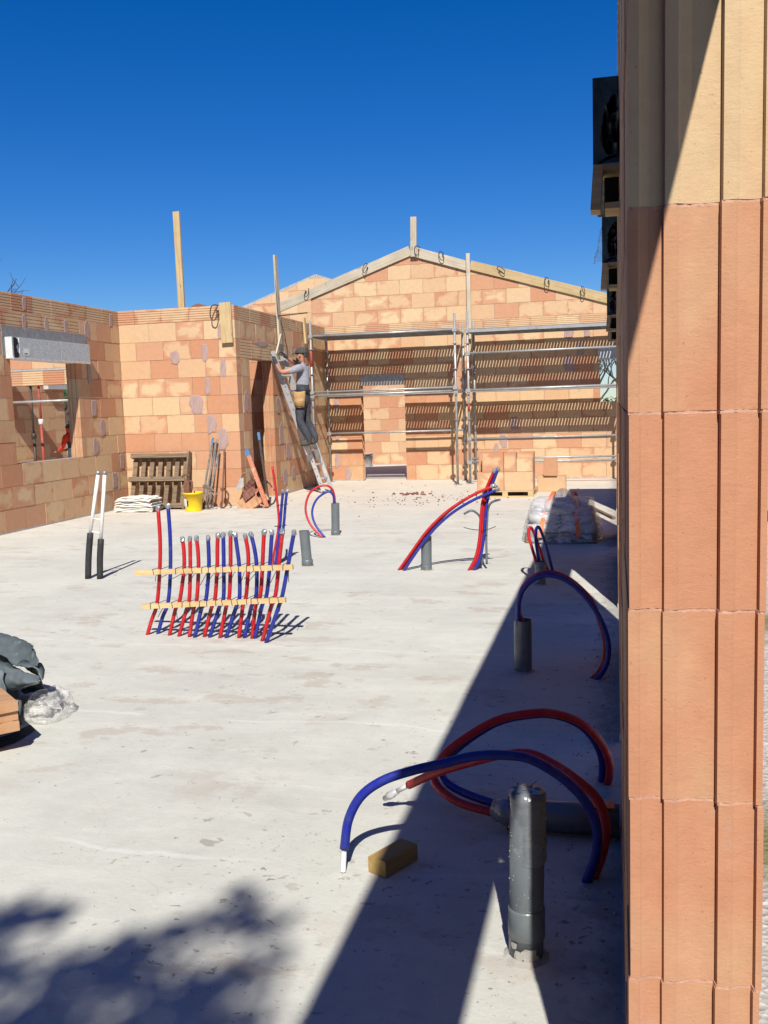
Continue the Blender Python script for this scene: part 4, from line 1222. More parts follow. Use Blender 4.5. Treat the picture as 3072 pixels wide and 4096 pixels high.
hoses('blue and red hose arch in the shade from a grey stub to the right wall', (-0.3, 5.6, 0), [
    ('blue_hose', [(-0.556, 5.63, 0.20), (-0.561, 5.63, 0.30), (-0.561, 5.625, 0.365), (-0.555, 5.618, 0.433), (-0.529, 5.611, 0.508), (-0.461, 5.604, 0.573), (-0.382, 5.597, 0.597), (-0.295, 5.59, 0.577), (-0.218, 5.583, 0.526), (-0.141, 5.576, 0.44), (-0.082, 5.569, 0.337), (-0.045, 5.562, 0.224), (-0.045, 5.555, 0.119), (-0.075, 5.55, 0.04), (-0.118, 5.545, -0.01)], 0.0155, False),
    ('red_hose', [(-0.53, 5.66, 0.20), (-0.545, 5.66, 0.30), (-0.560, 5.66, 0.36), (-0.556, 5.655, 0.436), (-0.530, 5.646, 0.514), (-0.462, 5.64, 0.579), (-0.381, 5.63, 0.605), (-0.292, 5.62, 0.584), (-0.212, 5.61, 0.530), (-0.137, 5.603, 0.446), (-0.091, 5.595, 0.333), (-0.060, 5.59, 0.221), (-0.062, 5.58, 0.116), (-0.095, 5.574, 0.037), (-0.14, 5.567, -0.01)], 0.0155, False)])

# foreground hoses
fa = hoses('foreground blue hose arching left with its bare white pipe end on the slab', (-0.5, 3.08, 0), [
    ('blue_hose', [(-0.102, 3.133, -0.01), (-0.066, 3.127, 0.107), (-0.065, 3.122, 0.204), (-0.1, 3.116, 0.285), (-0.152, 3.11, 0.346), (-0.216, 3.104, 0.394), (-0.286, 3.098, 0.429), (-0.369, 3.093, 0.437), (-0.465, 3.087, 0.429), (-0.569, 3.081, 0.4), (-0.674, 3.075, 0.371), (-0.775, 3.07, 0.332), (-0.852, 3.064, 0.274), (-0.898, 3.058, 0.189), (-0.915, 3.052, 0.086)], 0.0165, False)], name='hose')
p = local(fa, [(-0.915, 3.052, 0.11), (-0.9155, 3.052, 0.086), (-0.921, 3.047, 0.006)])
b = MB(); b.tube(p, 0.0095, 12, False); b.tube([p[2], p[1]], 0.0072, 12, True); b.build('pipe_end', 'white_pvc', fa)
fb = hoses('foreground red hose under the blue arch, ending in a bright metal coupling', (-0.4, 3.4, 0), [
    ('red_hose', [(-0.079, 3.162, -0.01), (-0.042, 3.175, 0.10), (-0.036, 3.185, 0.185), (-0.064, 3.20, 0.262), (-0.130, 3.22, 0.315), (-0.200, 3.26, 0.345), (-0.290, 3.30, 0.368), (-0.380, 3.33, 0.352), (-0.490, 3.38, 0.305), (-0.660, 3.45, 0.220), (-0.785, 3.52, 0.135)], 0.0165, False)], name='hose')
p = local(fb, [(-0.775, 3.514, 0.142), (-0.800, 3.53, 0.123), (-0.838, 3.55, 0.095)])
b = MB(); b.tube(p, 0.0095, 10); b.build('pipe_end', 'white_pvc', fb)
b = MB(); q = Vector((-0.9, 3.585, 0.045)) - Vector(fb.location)
b.tube([p[2], p[2] + (q - p[2]) * 0.3, p[2] + (q - p[2]) * 0.35, p[2] + (q - p[2]) * 0.7, p[2] + (q - p[2]) * 0.72, q], 0.012, 8, True, lambda t: (0.012, 0.013, 0.016, 0.016, 0.011, 0.011)[min(5, int(t * 5.001))]); b.build('coupling', 'alu', fb)
hoses('taped red and blue loop rising from the lying pipe in the foreground', (-0.4, 3.75, 0), [
    ('red_hose', [(-0.038, 3.992, -0.01), (-0.026, 3.961, 0.068), (-0.037, 3.931, 0.148), (-0.079, 3.9, 0.234), (-0.15, 3.869, 0.305), (-0.257, 3.838, 0.345), (-0.363, 3.807, 0.346), (-0.47, 3.777, 0.325), (-0.577, 3.746, 0.269), (-0.662, 3.715, 0.208), (-0.702, 3.684, 0.156), (-0.712, 3.653, 0.115), (-0.671, 3.60, 0.086), (-0.587, 3.55, 0.062), (-0.47, 3.50, 0.058), (-0.36, 3.47, 0.055)], 0.0165, False),
    ('blue_hose', [(-0.062, 4.02, -0.01), (-0.056, 3.99, 0.058), (-0.062, 3.965, 0.135), (-0.098, 3.935, 0.220), (-0.16, 3.90, 0.288), (-0.257, 3.872, 0.327), (-0.363, 3.84, 0.328), (-0.47, 3.81, 0.306), (-0.57, 3.78, 0.250), (-0.645, 3.75, 0.192), (-0.68, 3.72, 0.146), (-0.685, 3.69, 0.118), (-0.65, 3.64, 0.10), (-0.57, 3.59, 0.085), (-0.46, 3.54, 0.075), (-0.36, 3.51, 0.065)], 0.0165, False)])

def lying_pipe():
    root = thing('waste_pipe', 'dark grey pipe lying on the slab from the right wall with taped open end', 'pipe', (-0.2, 3.48, 0.0))
    L = local(root, [(0.01, 3.49, 0.062), (-0.30, 3.49, 0.062)])
    b = MB(); b.tube(L, 0.058, 20, True); b.build('pipe', 'pvc', root)
    e = local(root, [(-0.29, 3.49, 0.063), (-0.36, 3.485, 0.066), (-0.40, 3.48, 0.068)])
    b = MB(); b.tube(e, 0.064, 16, False, lambda t: 0.060 + 0.008 * math.sin(t * 3.1), 0.12); b.tube([e[2], e[1]], 0.052, 16, False); b.build('socket', 'pvc', root)
    t = MB()
    pts = local(root, [(-0.36, 3.48, 0.075), (-0.40, 3.475, 0.078), (-0.445, 3.50, 0.074)])
    t.tube(pts, 0.05, 11, True, lambda q: 0.066 - 0.026 * q, 0.35); t.build('tape_wrap', 'tape', root)
    m = MB(); m.box((0.15, 0.0, 0.125), (0.085, 0.06, 0.004)); m.build('paint_mark', 'strap', root)
    return root
lying_pipe()

def big_pipe():
    root = thing('waste_pipe', 'large grey pipe standing in the foreground, its top wrapped in crinkled silver tape', 'pipe', (-0.258, 2.66, 0.0))
    r, h = 0.0500, 0.492
    b = MB(); b.tube([(0, 0, -0.01), (0.004, 0, 0.2), (0.012, 0, h)], r, 32, True); b.build('pipe', 'pvc', root)
    b = MB(); b.lathe([(r, 0.062), (r * 1.075, 0.066), (r * 1.075, 0.145), (r * 1.03, 0.152), (r, 0.153)], (0.003, 0, 0), 32); b.build('collar', 'pvc', root)
    t = MB()
    n, kk = 40, 9
    rings = []
    for i in range(kk):
        z = h - 0.20 + 0.205 * i / (kk - 1)
        rings.append([Vector((0.012 + math.cos(2 * math.pi * k / n) * (r + 0.0012 + 0.0016 * mnoise.noise(Vector((k * 0.45, i * 0.9, 3)))), math.sin(2 * math.pi * k / n) * (r + 0.0012 + 0.0016 * mnoise.noise(Vector((k * 0.45, i * 0.9, 3)))), z + 0.012 * mnoise.noise(Vector((k * 0.2, i * 0.1, 9))) * (1 if i == 0 else 0.3))) for k in range(n)])
    rings.append([Vector((0.012 + (v.x - 0.012) * 0.6, v.y * 0.6, h + 0.006 + 0.012 * mnoise.noise(v * 30))) for v in rings[-1]])
    rings.append([Vector((0.012 + (v.x - 0.012) * 0.2, v.y * 0.2, h + 0.004 + 0.006 * mnoise.noise(v * 50))) for v in rings[-1]])
    t.add([v for q in rings for v in q], [(i * n + k, i * n + (k + 1) % n, (i + 1) * n + (k + 1) % n, (i + 1) * n + k) for i in range(len(rings) - 1) for k in range(n)], True)
    t.f.append(tuple(len(t.v) - n + k for k in range(n))); t.s.append(True)
    t.build('tape_wrap', 'wrap', root)
    f = MB(); f.grid(lambda u, w: Vector((0.012 + 0.07 * (u - .5), -0.03 + 0.05 * w + 0.006 * math.sin(u * 8), h + 0.008 + 0.004 * w * (0.5 + 0.5 * math.sin(u * 5 + 1)))), 12, 3); f.build('tape_flap', 'wrap', root)
    for i in range(9):
        a = i * 1.7; q = Vector((0.0 + 0.02 * math.cos(a), 0.01 + 0.02 * math.sin(a), h + 0.004)); MB().tube([q, q + Vector((0.025 * math.cos(a * 2.3), 0.02 * math.sin(a * 1.9), 0.006 + 0.006 * (i % 3)))], 0.0012, 4).build('straw', 'wood_old', root)
    rr = random.Random(5)
    for i in range(34):
        a = -math.pi / 2 + rr.uniform(-1.3, 0.3); z = rr.uniform(0.10, 0.40); s = rr.uniform(0.0012, 0.003)
        sp = MB(); c = Vector((0.005 + math.cos(a) * r, math.sin(a) * r, z))
        sp.lathe([(0.0001, -s), (s, 0), (0.0001, s)], c, 6); sp.build('mortar_splash', 'splash', root)
    for a, z, s in ((-1.9, 0.02, 0.02), (-1.3, 0.028, 0.024), (-2.2, 0.05, 0.012), (-1.0, 0.012, 0.02)):
        m = MB(); n = 9
        ring = []
        for k in range(n):
            q = 2 * math.pi * k / n; w = s * rr.uniform(0.6, 1.1)
            aa = a + math.cos(q) * w / r; zz = max(0.001, z + math.sin(q) * w)
            ring.append((0.001 + math.cos(aa) * (r + 0.002), math.sin(aa) * (r + 0.002), zz))
        m.add(ring, [tuple(range(n))]); m.build('mortar_splash', 'splash', root)
    m = MB()
    m.lathe([(r * 1.35, 0.0), (r * 1.2, 0.003), (r * 1.0, 0.010)], (0, 0, 0), 40)
    m.v = [(x * (1 + 0.10 * mnoise.noise(Vector((x, y, 0)) * 40)), y * (1 + 0.10 * mnoise.noise(Vector((x, y, 3)) * 40)), z) for x, y, z in m.v]
    m.build('mortar_collar', 'concrete', root)
    return root
big_pipe()

def offcut():
    m = MB()
    a = V(-0.768, 3.026, 0); bx = V(0.077, 0.146, 0); by = V(-0.064, 0.046, 0)
    L, W = 0.172, 0.08
    rot = math.atan2(bx.y, bx.x)
    c = 0.004; h = 0.058
    pr = [(-W / 2 + c, 0.0), (W / 2 - c, 0.0), (W / 2, c), (W / 2, h - c), (W / 2 - c, h), (-W / 2 + c, h), (-W / 2, h - c), (-W / 2, c)]
    k = 8
    m.add([(-L / 2, y, z) for y, z in pr] + [(L / 2, y, z) for y, z in pr], [(i, (i + 1) % k, (i + 1) % k + k, i + k) for i in range(k)])
    m.f.append(tuple(reversed(range(k)))); m.s.append(False); m.f.append(tuple(range(k, 2 * k))); m.s.append(False)
    ce = a + bx.normalized() * L / 2 + by.normalized() * W / 2
    tag(m.build('timber_offcut', 'offcut', None, (ce.x, ce.y, 0.002), (0, 0, rot)), 'small brown timber offcut lying on the slab beside the blue hose end', 'timber')
offcut()

# white insulated pipes
def white_pipes():
    root = thing('insulated_pipes', 'pair of upright white pipes with black foam sleeves at the foot', 'pipes', (-5.0, 8.44, 0))
    for foot, mid, top in (((-5.067, 8.44, -0.005), (-5.01, 8.44, 0.451), (-4.884, 8.44, 1.042)), ((-4.936, 8.44, -0.005), (-4.899, 8.44, 0.392), (-4.814, 8.44, 1.041))):
        f, m, t = local(root, [foot, mid, top])
        o = MB().tube([m + (m - t) * 0.03, (m + t) / 2, t], 0.017, 14).build('pipe', 'white_pvc', root)
        MB().tube([t - (t - m) * 0.02, t + (t - m) * 0.03], 0.021, 10).build('end_cap', 'tape', o)
        MB().tube(smooth_path([f, (f + m) / 2 + V(-0.006, 0, 0), m], 4), 0.031, 14).build('foam_sleeve', 'black_foam', root)
    for z in (0.47, 0.60):
        k = (z - 0.4) / 0.64
        a = V(-5.005 + 0.12 * k + 5.0 - 0.005, 0, z); c = V(-4.895 + 0.085 * k + 5.0, 0, z - 0.02)
        MB().cyl(a, c, 0.007, 8).build('spacer', 'white_pvc', root)
    return root
white_pipes()

# ------------------------------------------------------------------ pallets, blocks, sacks, tools
def rough_pallet(root, w, d, mat='wood_old', x0=0.0, y0=0.0):
    for y in (y0 + 0.05, y0 + d / 2, y0 + d - 0.05):
        MB().box((x0 + w / 2, y, 0.011), (w, 0.1, 0.02)).build('bottom_board', mat, root)
    for x in (0.05, w / 2, w - 0.05):
        for y in (y0 + 0.05, y0 + d / 2, y0 + d - 0.05):
            MB().box((x0 + x, y, 0.056), (0.09, 0.1, 0.07)).build('block', mat, root)
    n = 6
    for k in range(n):
        MB().box((x0 + w / 2, y0 + 0.05 + (d - 0.1) * k / (n - 1), 0.101), (w, 0.1, 0.02)).build('deck_board', mat, root)

# pallet of blocks
pr = thing('pallet', 'flat wooden pallet under the stacked blocks in front of the scaffold', 'pallet', (-2.31, 16.36, 0))
rough_pallet(pr, 0.97, 0.9, 'wood_new')
def clay_block(c, size, label, group=None, rot=0.0, roll=0.0):
    m = MB(); w, d, h = size
    e = 0.006
    o = [(-w / 2 + e, -d / 2), (w / 2 - e, -d / 2), (w / 2, -d / 2 + e), (w / 2, d / 2 - e), (w / 2 - e, d / 2), (-w / 2 + e, d / 2), (-w / 2, d / 2 - e), (-w / 2, -d / 2 + e)]
    k = 8
    m.add([(x, y, -h / 2) for x, y in o] + [(x, y, h / 2) for x, y in o], [(i, (i + 1) % k, (i + 1) % k + k, i + k) for i in range(k)])
    m.f.append(tuple(reversed(range(k)))); m.s.append(False); m.f.append(tuple(range(k, 2 * k))); m.s.append(False)
    ob = m.build('clay_block', 'brick', None, c, (0, roll, rot))
    return tag(ob, label, 'clay block', group)
zb = 0.113
for (xa, xb, za, zt, lb) in ((-2.30, -1.843, 0, 0.318, 'left block of the lower front row on the low pallet'), (-1.838, -1.350, 0, 0.318, 'right block of the lower front row on the low pallet'),
                             (-2.21, -1.845, 0.323, 0.65, 'left block of the upper row on the low pallet'), (-1.84, -1.63, 0.323, 0.645, 'narrow middle block of the upper row on the low pallet'),
                             (-1.625, -1.35, 0.323, 0.55, 'low right block of the upper row on the low pallet')):
    clay_block(((xa + xb) / 2, 16.48, zb + (za + zt) / 2), (xb - xa, 0.22, zt - za), 'terracotta ' + lb)
for xa, xb, sd in ((-2.30, -1.84, 'left'), (-1.835, -1.35, 'right')):
    for z0_, lv in ((0.0, 'lower'), (0.323, 'upper')):
        clay_block(((xa + xb) / 2, 16.71, zb + z0_ + 0.159), (xb - xa, 0.22, 0.318), 'terracotta %s %s block of the second row back on the low pallet' % (lv, sd))
clay_block((-1.10, 17.42, 0.145), (0.5, 0.22, 0.286), 'cream-faced terracotta block lying on the slab right of the block pallet', None, 0.02)
clay_block((-1.12, 17.42, 0.446), (0.24, 0.30, 0.31), 'upright terracotta block balanced on the one lying right of the block pallet', None, 0.05, 0.03)

def crease(p, k, amp):
    """sharp-edged crumpling: ridged noise"""
    d = Vector((0, 0, 0))
    for i, o in enumerate((Vector((0, 0, 0)), Vector((5, 0, 0)), Vector((0, 5, 0)))):
        d[i] = (0.5 - abs(mnoise.noise(p * k + o))) * 1.3 + 0.5 * (0.5 - abs(mnoise.noise(p * k * 2.3 + o))) - 0.6
    return d * amp

# sacks on a pallet under film
def sack_mesh(w, d, h, seed):
    b = MB()
    r = random.Random(seed)
    n = 20
    def fn(u, v):
        a = u * 2 * math.pi; t = (v - 0.5) * math.pi
        ca, sa_ = math.cos(a), math.sin(a)
        k = (abs(ca) ** 4 + abs(sa_) ** 4) ** -0.25
        ct = abs(math.cos(t)) ** 0.45
        p = Vector((ca * k * ct * w / 2, sa_ * k * ct * d / 2, h / 2 * math.copysign(abs(math.sin(t)) ** 0.6, math.sin(t))))
        p += Vector((0, 0, 0.014 * mnoise.noise(Vector((p.x * 6 + seed, p.y * 6, p.z * 4)))))
        return p
    b.grid(fn, 28, 12)
    return b.mesh('sack')
sp = thing('pallet', 'wooden pallet carrying the film-wrapped sacks in the shade', 'pallet', (-1.0, 10.95, 0))
rough_pallet(sp, 0.80, 1.1, 'wood_old')
k = 0
for lay, (cols, hgt) in enumerate((((-0.80, -0.41), 0.11), ((-0.79, -0.42), 0.11), ((-0.62,), 0.10))):
    for cx in cols:
        for ry in (11.2, 11.72):
            k += 1
            o = link('cement_sack', sack_mesh(0.39, 0.52, 0.125, k), 'cement_sack', None, (cx, ry, 0.17 + lay * 0.105), (0, 0, RND.uniform(-.06, .06)))
            tag(o, 'pale cement sack under film, ' + ('bottom left of the front row', 'bottom left of the back row', 'bottom right of the front row', 'bottom right of the back row', 'second layer left, front row', 'second layer left, back row', 'second layer right, front row', 'second layer right, back row', 'on top of the pile at the front', 'on top of the pile at the back')[k - 1], 'sack')
def film():
    root = thing('plastic_film', 'loose clear film pulled over the sack pallet with two orange straps', 'plastic film', (-0.6, 11.45, 0))
    def surf(u, v, off=0.0):
        a = u * 2 * math.pi
        ca, sa_ = math.cos(a), math.sin(a)
        k = (abs(ca) ** 3.2 + abs(sa_) ** 3.2) ** (-1 / 3.2)
        t = v
        rad = 1.06 - 0.34 * t ** 1.6 if t < 0.999 else 0.0
        rad = (1.06 - 0.42 * t ** 1.8) if t < 0.8 else (1.06 - 0.42 * 0.669) * (1 - t) / 0.2
        z = 0.02 + 0.44 * min(1.0, (t / 0.8)) ** 1.15 + (0.05 * (t - 0.8) / 0.2 if t > 0.8 else 0)
        p = Vector((ca * k * rad * 0.43, sa_ * k * rad * 0.57, z))
        w = 1.0 if 0.03 < t else 0.3
        p += (Vector((mnoise.noise(p * 4), mnoise.noise(p * 4 + Vector((9, 0, 0))), 0.6 * mnoise.noise(p * 4 + Vector((0, 7, 0))))) * 0.035 + crease(p, 7, 0.014)) * w
        # the pulled-up fold
        dx, dy = p.x - 0.02, p.y + 0.30
        p.z += 0.16 * math.exp(-(dx * dx) / 0.012 - (dy * dy) / 0.05) * t
        return p * (1 + off)
    b = MB(); b.grid(lambda u, v: surf(u, v), 64, 22); b.build('film', 'film', root)
    for sx in (-0.22, 0.20):
        s = MB()
        pts = []
        def strap(q, w):
            # front foot up over the pile and down the back, hugging the film outline
            yy = -0.60 + 1.2 * q
            z = 0.04 + 0.455 * min(1.0, math.sin(q * math.pi) ** 0.6 * 1.02)
            x = sx + 0.05 * math.sin(q * 3) * (1 if sx < 0 else -0.6) + (0.07 if sx < 0 else -0.05) * (math.sin(q * math.pi)) + (w - .5) * 0.05
            return Vector((x, yy * (1 - 0.04 * math.sin(q * math.pi)) * 1.04, z + 0.045))
        s.grid(strap, 28, 1); s.build('strap', 'strap', root)
    return root
film()
MB()
lb = MB(); lb.box((0, 0, 0), (0.035, 0.003, 0.07)); lb.build('printed_mark', 'bluepaint', bpy.data.objects['plastic_film'], (0.0, -0.55, 0.2))
bd = board('board added on the slab along the strip of sun by the right wall', (-0.33, 14.5, 0.02), (-0.02, 13.2, 0.02), 0.05, 0.03, 'wood_old')  # added board, laid along the sunlit strip

# pallet leaning on the sunlit wall
def leaning_pallet():
    root = thing('pallet', 'weathered wooden pallet leaning upright against the sunlit wall', 'pallet', (-7.53, 14.74, 0))
    tilt = Matrix.Rotation(-0.33, 3, 'X')
    def put(name, c, s):
        m = MB(); m.box((0, 0, 0), s)
        o = m.build(name, 'wood_old', root)
        o.matrix_local = Matrix.Translation(tilt @ Vector(c)) @ tilt.to_4x4()
    W = 1.04
    for k in range(7):
        put('slat', (-W / 2 + 0.055 + k * (W - 0.11) / 6, 0.075, 0.50), (0.078, 0.022, 0.99))
    for k in range(7):
        put('slat', (-W / 2 + 0.055 + k * (W - 0.11) / 6 + 0.008, 0.002, 0.40), (0.062, 0.022, 0.62)) if False else None
    for z, h in ((0.93, 0.075), (0.52, 0.075), (0.06, 0.08)):
        put('cross_board', (0, -0.030, z), (W, 0.022, h))
        put('runner', (0, 0.022, z - 0.01), (W - 0.02, 0.075, 0.05))
    put('side_board', (W / 2 + 0.02, 0.02, 0.5), (0.03, 0.12, 1.0))
    return root
leaning_pallet()

def sheets():
    root = thing('folded_sheets', 'untidy pile of folded white sheets in front of the leaning pallet', 'sheet pile', (-7.66, 14.46, 0))
    r = random.Random(4)
    n = 11
    for i in range(n):
        z = 0.012 + 0.25 * i / n
        wx = 0.36 - 0.008 * i + r.uniform(-0.025, 0.025); wy = 0.2 + r.uniform(-.02, .02)
        ox, ph = r.uniform(-0.03, 0.02), r.uniform(0, 6)
        b = MB()
        def top(u, v, dz):
            x = (u - .5) * 2 * wx + ox; y = (v - .5) * 2 * wy + 0.012 * math.sin(u * 9 + ph)
            zz = z + 0.020 * mnoise.noise(Vector((u * 4 + ph, v * 2, i))) * (0.3 + i / n) - 0.05 * max(0, abs(u - .5) - .36) * (i / n) * 3 + dz
            return Vector((x, y, max(0.003, zz)))
        nu = 18
        b.grid(lambda u, v: top(u, v, 0.010), nu, 4)
        b.grid(lambda u, v: top(1 - u, v, -0.008), nu, 4)
        f = [top(u / nu, 0, 0.010) for u in range(nu + 1)]; g_ = [top(u / nu, 0, -0.008) for u in range(nu + 1)]
        mid = [(a + c) / 2 + Vector((0, -0.012, 0)) for a, c in zip(f, g_)]
        b.add(f + mid + g_, [(q, q + nu + 1, q + nu + 2, q + 1) for q in range(nu)] + [(q + nu + 1, q + 2 * nu + 2, q + 2 * nu + 3, q + nu + 2) for q in range(nu)], True)
        b.build('sheet', 'sack', root)
    return root
sheets()

def bucket(name, label, mat, loc, r0, r1, h, handle=True):
    root = thing(name, label, 'bucket', loc)
    b = MB(); n = 24
    b.lathe([(0.0001, 0.002), (r0, 0.002), (r0, 0.006), (r1, h - 0.03), (r1 * 1.035, h - 0.03), (r1 * 1.045, h - 0.012), (r1 * 1.035, h), (r1 * 0.98, h), (r1 * 0.97, h - 0.02), (r0 * 0.96, 0.02), (0.0001, 0.02)], (0, 0, 0), n)
    b.build('tub', mat, root)
    if handle:
        pts = [(r1 * math.cos(a) * 1.05, -0.02 - 0.10 * math.sin(a), h - 0.04 - 0.05 * math.sin(a)) for a in [math.pi * k / 10 for k in range(11)]]
        MB().tube(pts, 0.004, 6).build('handle', 'alu', root)
    return root
yb_ = bucket('bucket', 'bright yellow plastic bucket at the foot of the sunlit wall', 'yellow', (-6.71, 14.52, 0), 0.136, 0.156, 0.305, False)
lab = MB(); lab.grid(lambda u, v: Vector((0.1475 * math.sin(-1.1 + 0.75 * u) * (1 + .0 * v), -0.1475 * math.cos(-1.1 + 0.75 * u), 0.08 + 0.13 * v)), 6, 1); lab.v = [(x * (1 + 0.06 * (z - 0.08) / 0.13), y * (1 + 0.06 * (z - 0.08) / 0.13), z) for x, y, z in lab.v]; lab.build('paper_label', 'paper', yb_)
lab = MB(); lab.grid(lambda u, v: Vector((0.150 * math.sin(-0.33 + 0.16 * u), -0.150 * math.cos(-0.33 + 0.16 * u), 0.085 + 0.09 * v)), 3, 1); lab.build('printed_mark', 'black', yb_)
bucket('bucket', 'pale grey bucket standing in the far doorway', 'greyblock', (-6.52, 25.25, 0.0), 0.12, 0.15, 0.36)

def rusty_head():
    root = thing('scaffold_coupler', 'rusty brown steel clamp head sticking out of the yellow bucket', 'clamp head', (-6.80, 14.52, 0.02))
    MB().cyl((0.02, 0, 0.01), (-0.01, 0, 0.50), 0.028, 10).build('shaft', 'rust', root)
    b = MB(); b.box((-0.005, 0, 0.36), (0.10, 0.07, 0.16)); b.build('jaw', 'rust', root)
    b = MB(); b.tube(smooth_path([(0.02, -0.02, 0.44), (0.08, -0.02, 0.47), (0.09, -0.02, 0.40), (0.08, -0.02, 0.33)], 4), 0.016, 8); b.build('hook', 'rust', root)
    b = MB(); b.tube(smooth_path([(-0.08, -0.02, 0.54), (-0.02, -0.02, 0.58), (0.05, -0.02, 0.55)], 4), 0.018, 8); b.build('handle', 'rust', root)
    return root
rusty_head()

def mason_clamp(label, a, b, hook, mat='dark_steel', r=0.014, tip=None):
    a, b = Vector(a), Vector(b)
    root = thing('mason_clamp', label, 'clamp', a)
    d = b - a
    MB().bar(Vector((0, 0, 0)), d, r * 2.4, r * 1.2, (0, 1, 0)).build('bar', mat, root)
    if tip:
        MB().bar(d * 0.90, d * 1.005, r * 2.7, r * 1.5, (0, 1, 0)).build('painted_tip', tip, root)
    hk = [Vector((0, 0, 0.14)), Vector((-0.02, 0, 0.03)), Vector((0.03 * hook, -0.02, 0.0)), Vector((0.12 * hook, -0.05, 0.06)), Vector((0.16 * hook, -0.06, 0.20)), Vector((0.12 * hook, -0.05, 0.27))]
    hk[0] = d.normalized() * 0.12
    MB().tube(smooth_path([q + Vector((0, -0.01, 0.012)) for q in hk], 5), 0.013, 7).build('jaw', mat, root)
    q = d * 0.32
    MB().tube(smooth_path([q, q + Vector((0.07 * hook, -0.02, -0.02)), q + Vector((0.12 * hook, -0.03, -0.09))], 5), 0.012, 7).build('sliding_jaw', mat, root)
    MB().box(q, (0.06, 0.05, 0.045)).build('slider', mat, root)
    return root
mason_clamp('blue-tipped steel clamp, leftmost of the bunch right of the yellow bucket', (-6.70, 14.78, 0.0), (-6.55, 15.06, 1.16), 1, 'toolsteel', 0.013, 'bluepaint')
mason_clamp('second steel clamp of the bunch right of the yellow bucket', (-6.64, 14.75, 0.0), (-6.49, 15.08, 1.14), 1, 'toolsteel', 0.013)
mason_clamp('shorter bent steel clamp at the right of the bunch beside the bucket', (-6.56, 14.72, 0.0), (-6.455, 15.07, 0.97), 1, 'toolsteel', 0.013)
mason_clamp('thin brown steel clamp standing alone against the sunlit wall', (-6.36, 14.85, 0.0), (-6.365, 15.10, 0.97), 1, 'rust', 0.010)
mason_clamp('long steel bar with blue tip leaning by the doorway', (-5.60, 15.05, 0.02), (-5.90, 15.5, 1.22), 1, 'dark_steel', 0.016, 'bluepaint')
wr = mason_clamp('worn orange-painted bar with a blue end leaning over the broken blocks', (-5.56, 14.85, 0.02), (-5.97, 15.1, 0.95), -1, 'orangepaint', 0.028, 'bluepaint')
def broken_blocks():
    r = random.Random(11)
    spots = [(-5.98, 14.95, 0.10, 0.30, 'tilted broken red block piece leaning at the foot of the doorway wall corner'), (-5.86, 14.88, 0.24, 0.26, 'broken red block piece balanced on top of the heap'), (-5.80, 14.82, 0.07, 0.32, 'flat broken block piece at the front of the heap'), (-5.93, 15.02, 0.36, 0.2, 'small broken block piece on the heap below the orange bar'), (-5.70, 15.0, 0.12, 0.24, 'broken block piece at the right of the heap')]
    for i, (x, y, z, s, lb) in enumerate(spots):
        m = MB(); m.box((0, 0, 0), (s, 0.05, s * 0.5), None, 0.86)
        for kx in (-0.3, 0.0, 0.3):
            m.box((kx * s, -0.03, 0), (0.012, 0.012, s * 0.44))
        o = m.build('broken_block', 'tile' if i % 2 else 'slab_brick', None, (x, y, z), (r.uniform(-.5, .2), r.uniform(-.9, -.4), r.uniform(-.3, .3)))
        tag(o, lb, 'broken block')
broken_blocks()
def hawk():
    root = thing('trowel', 'mortar-crusted trowel hooked over the heap of broken blocks', 'trowel', (-6.03, 14.92, 0.45))
    b = MB(); b.add([(0, 0, 0.06), (-0.10, -0.02, -0.16), (0.06, -0.03, -0.10), (0.05, 0.0, 0.05), (0, 0.012, 0.06), (-0.10, -0.008, -0.16), (0.06, -0.018, -0.10), (0.05, 0.012, 0.05)], [(0, 1, 2, 3), (7, 6, 5, 4), (0, 4, 5, 1), (1, 5, 6, 2), (2, 6, 7, 3), (3, 7, 4, 0)]); b.build('blade', 'cement', root)
    MB().tube(smooth_path([(0.02, 0, 0.05), (0.05, -0.01, 0.12), (0.12, 0, 0.14)], 4), 0.012, 7).build('handle', 'wood_old', root)
hawk()

# brick crumbs in front of the scaffold
def crumbs():
    r = random.Random(9)
    b = MB()
    for i in range(230):
        if i < 60: x, y, s = r.gauss(-3.6, 0.14), r.gauss(17.05, 0.12), r.uniform(0.015, 0.05)
        elif i < 170: x, y, s = r.gauss(-3.1, 0.7), r.gauss(16.3, 0.7), r.uniform(0.008, 0.028)
        else: x, y, s = r.uniform(-6, -1.2), r.uniform(13.5, 19.5), r.uniform(0.008, 0.022)
        b.box((x, y, s * 0.3), (s * r.uniform(.6, 1.6), s, s * 0.6), Matrix.Rotation(r.uniform(0, 3), 3, 'Z'), r.uniform(0.5, 0.9))
    o = b.build('brick_crumbs', 'tile'); tag(o, 'red brick crumbs scattered on the slab in front of the scaffold', 'rubble'); o['kind'] = 'stuff'
crumbs()
def grit():
    r = random.Random(21)
    b = MB()
    for i in range(520):
        if i < 300: x, y, s = -abs(r.gauss(0, 0.10)) - 0.0, r.uniform(2.2, 9), r.uniform(0.003, 0.011)
        else: x, y, s = r.uniform(-2.6, -0.1), r.uniform(2.2, 5.0), r.uniform(0.002, 0.006)
        b.box((x, y, s * 0.35), (s * r.uniform(.7, 1.5), s, s * 0.7), Matrix.Rotation(r.uniform(0, 3), 3, 'Z'), r.uniform(0.4, 0.8))
    o = b.build('grit', 'cement'); tag(o, 'grey mortar grit strewn over the near slab and along the right wall', 'grit'); o['kind'] = 'stuff'
grit()

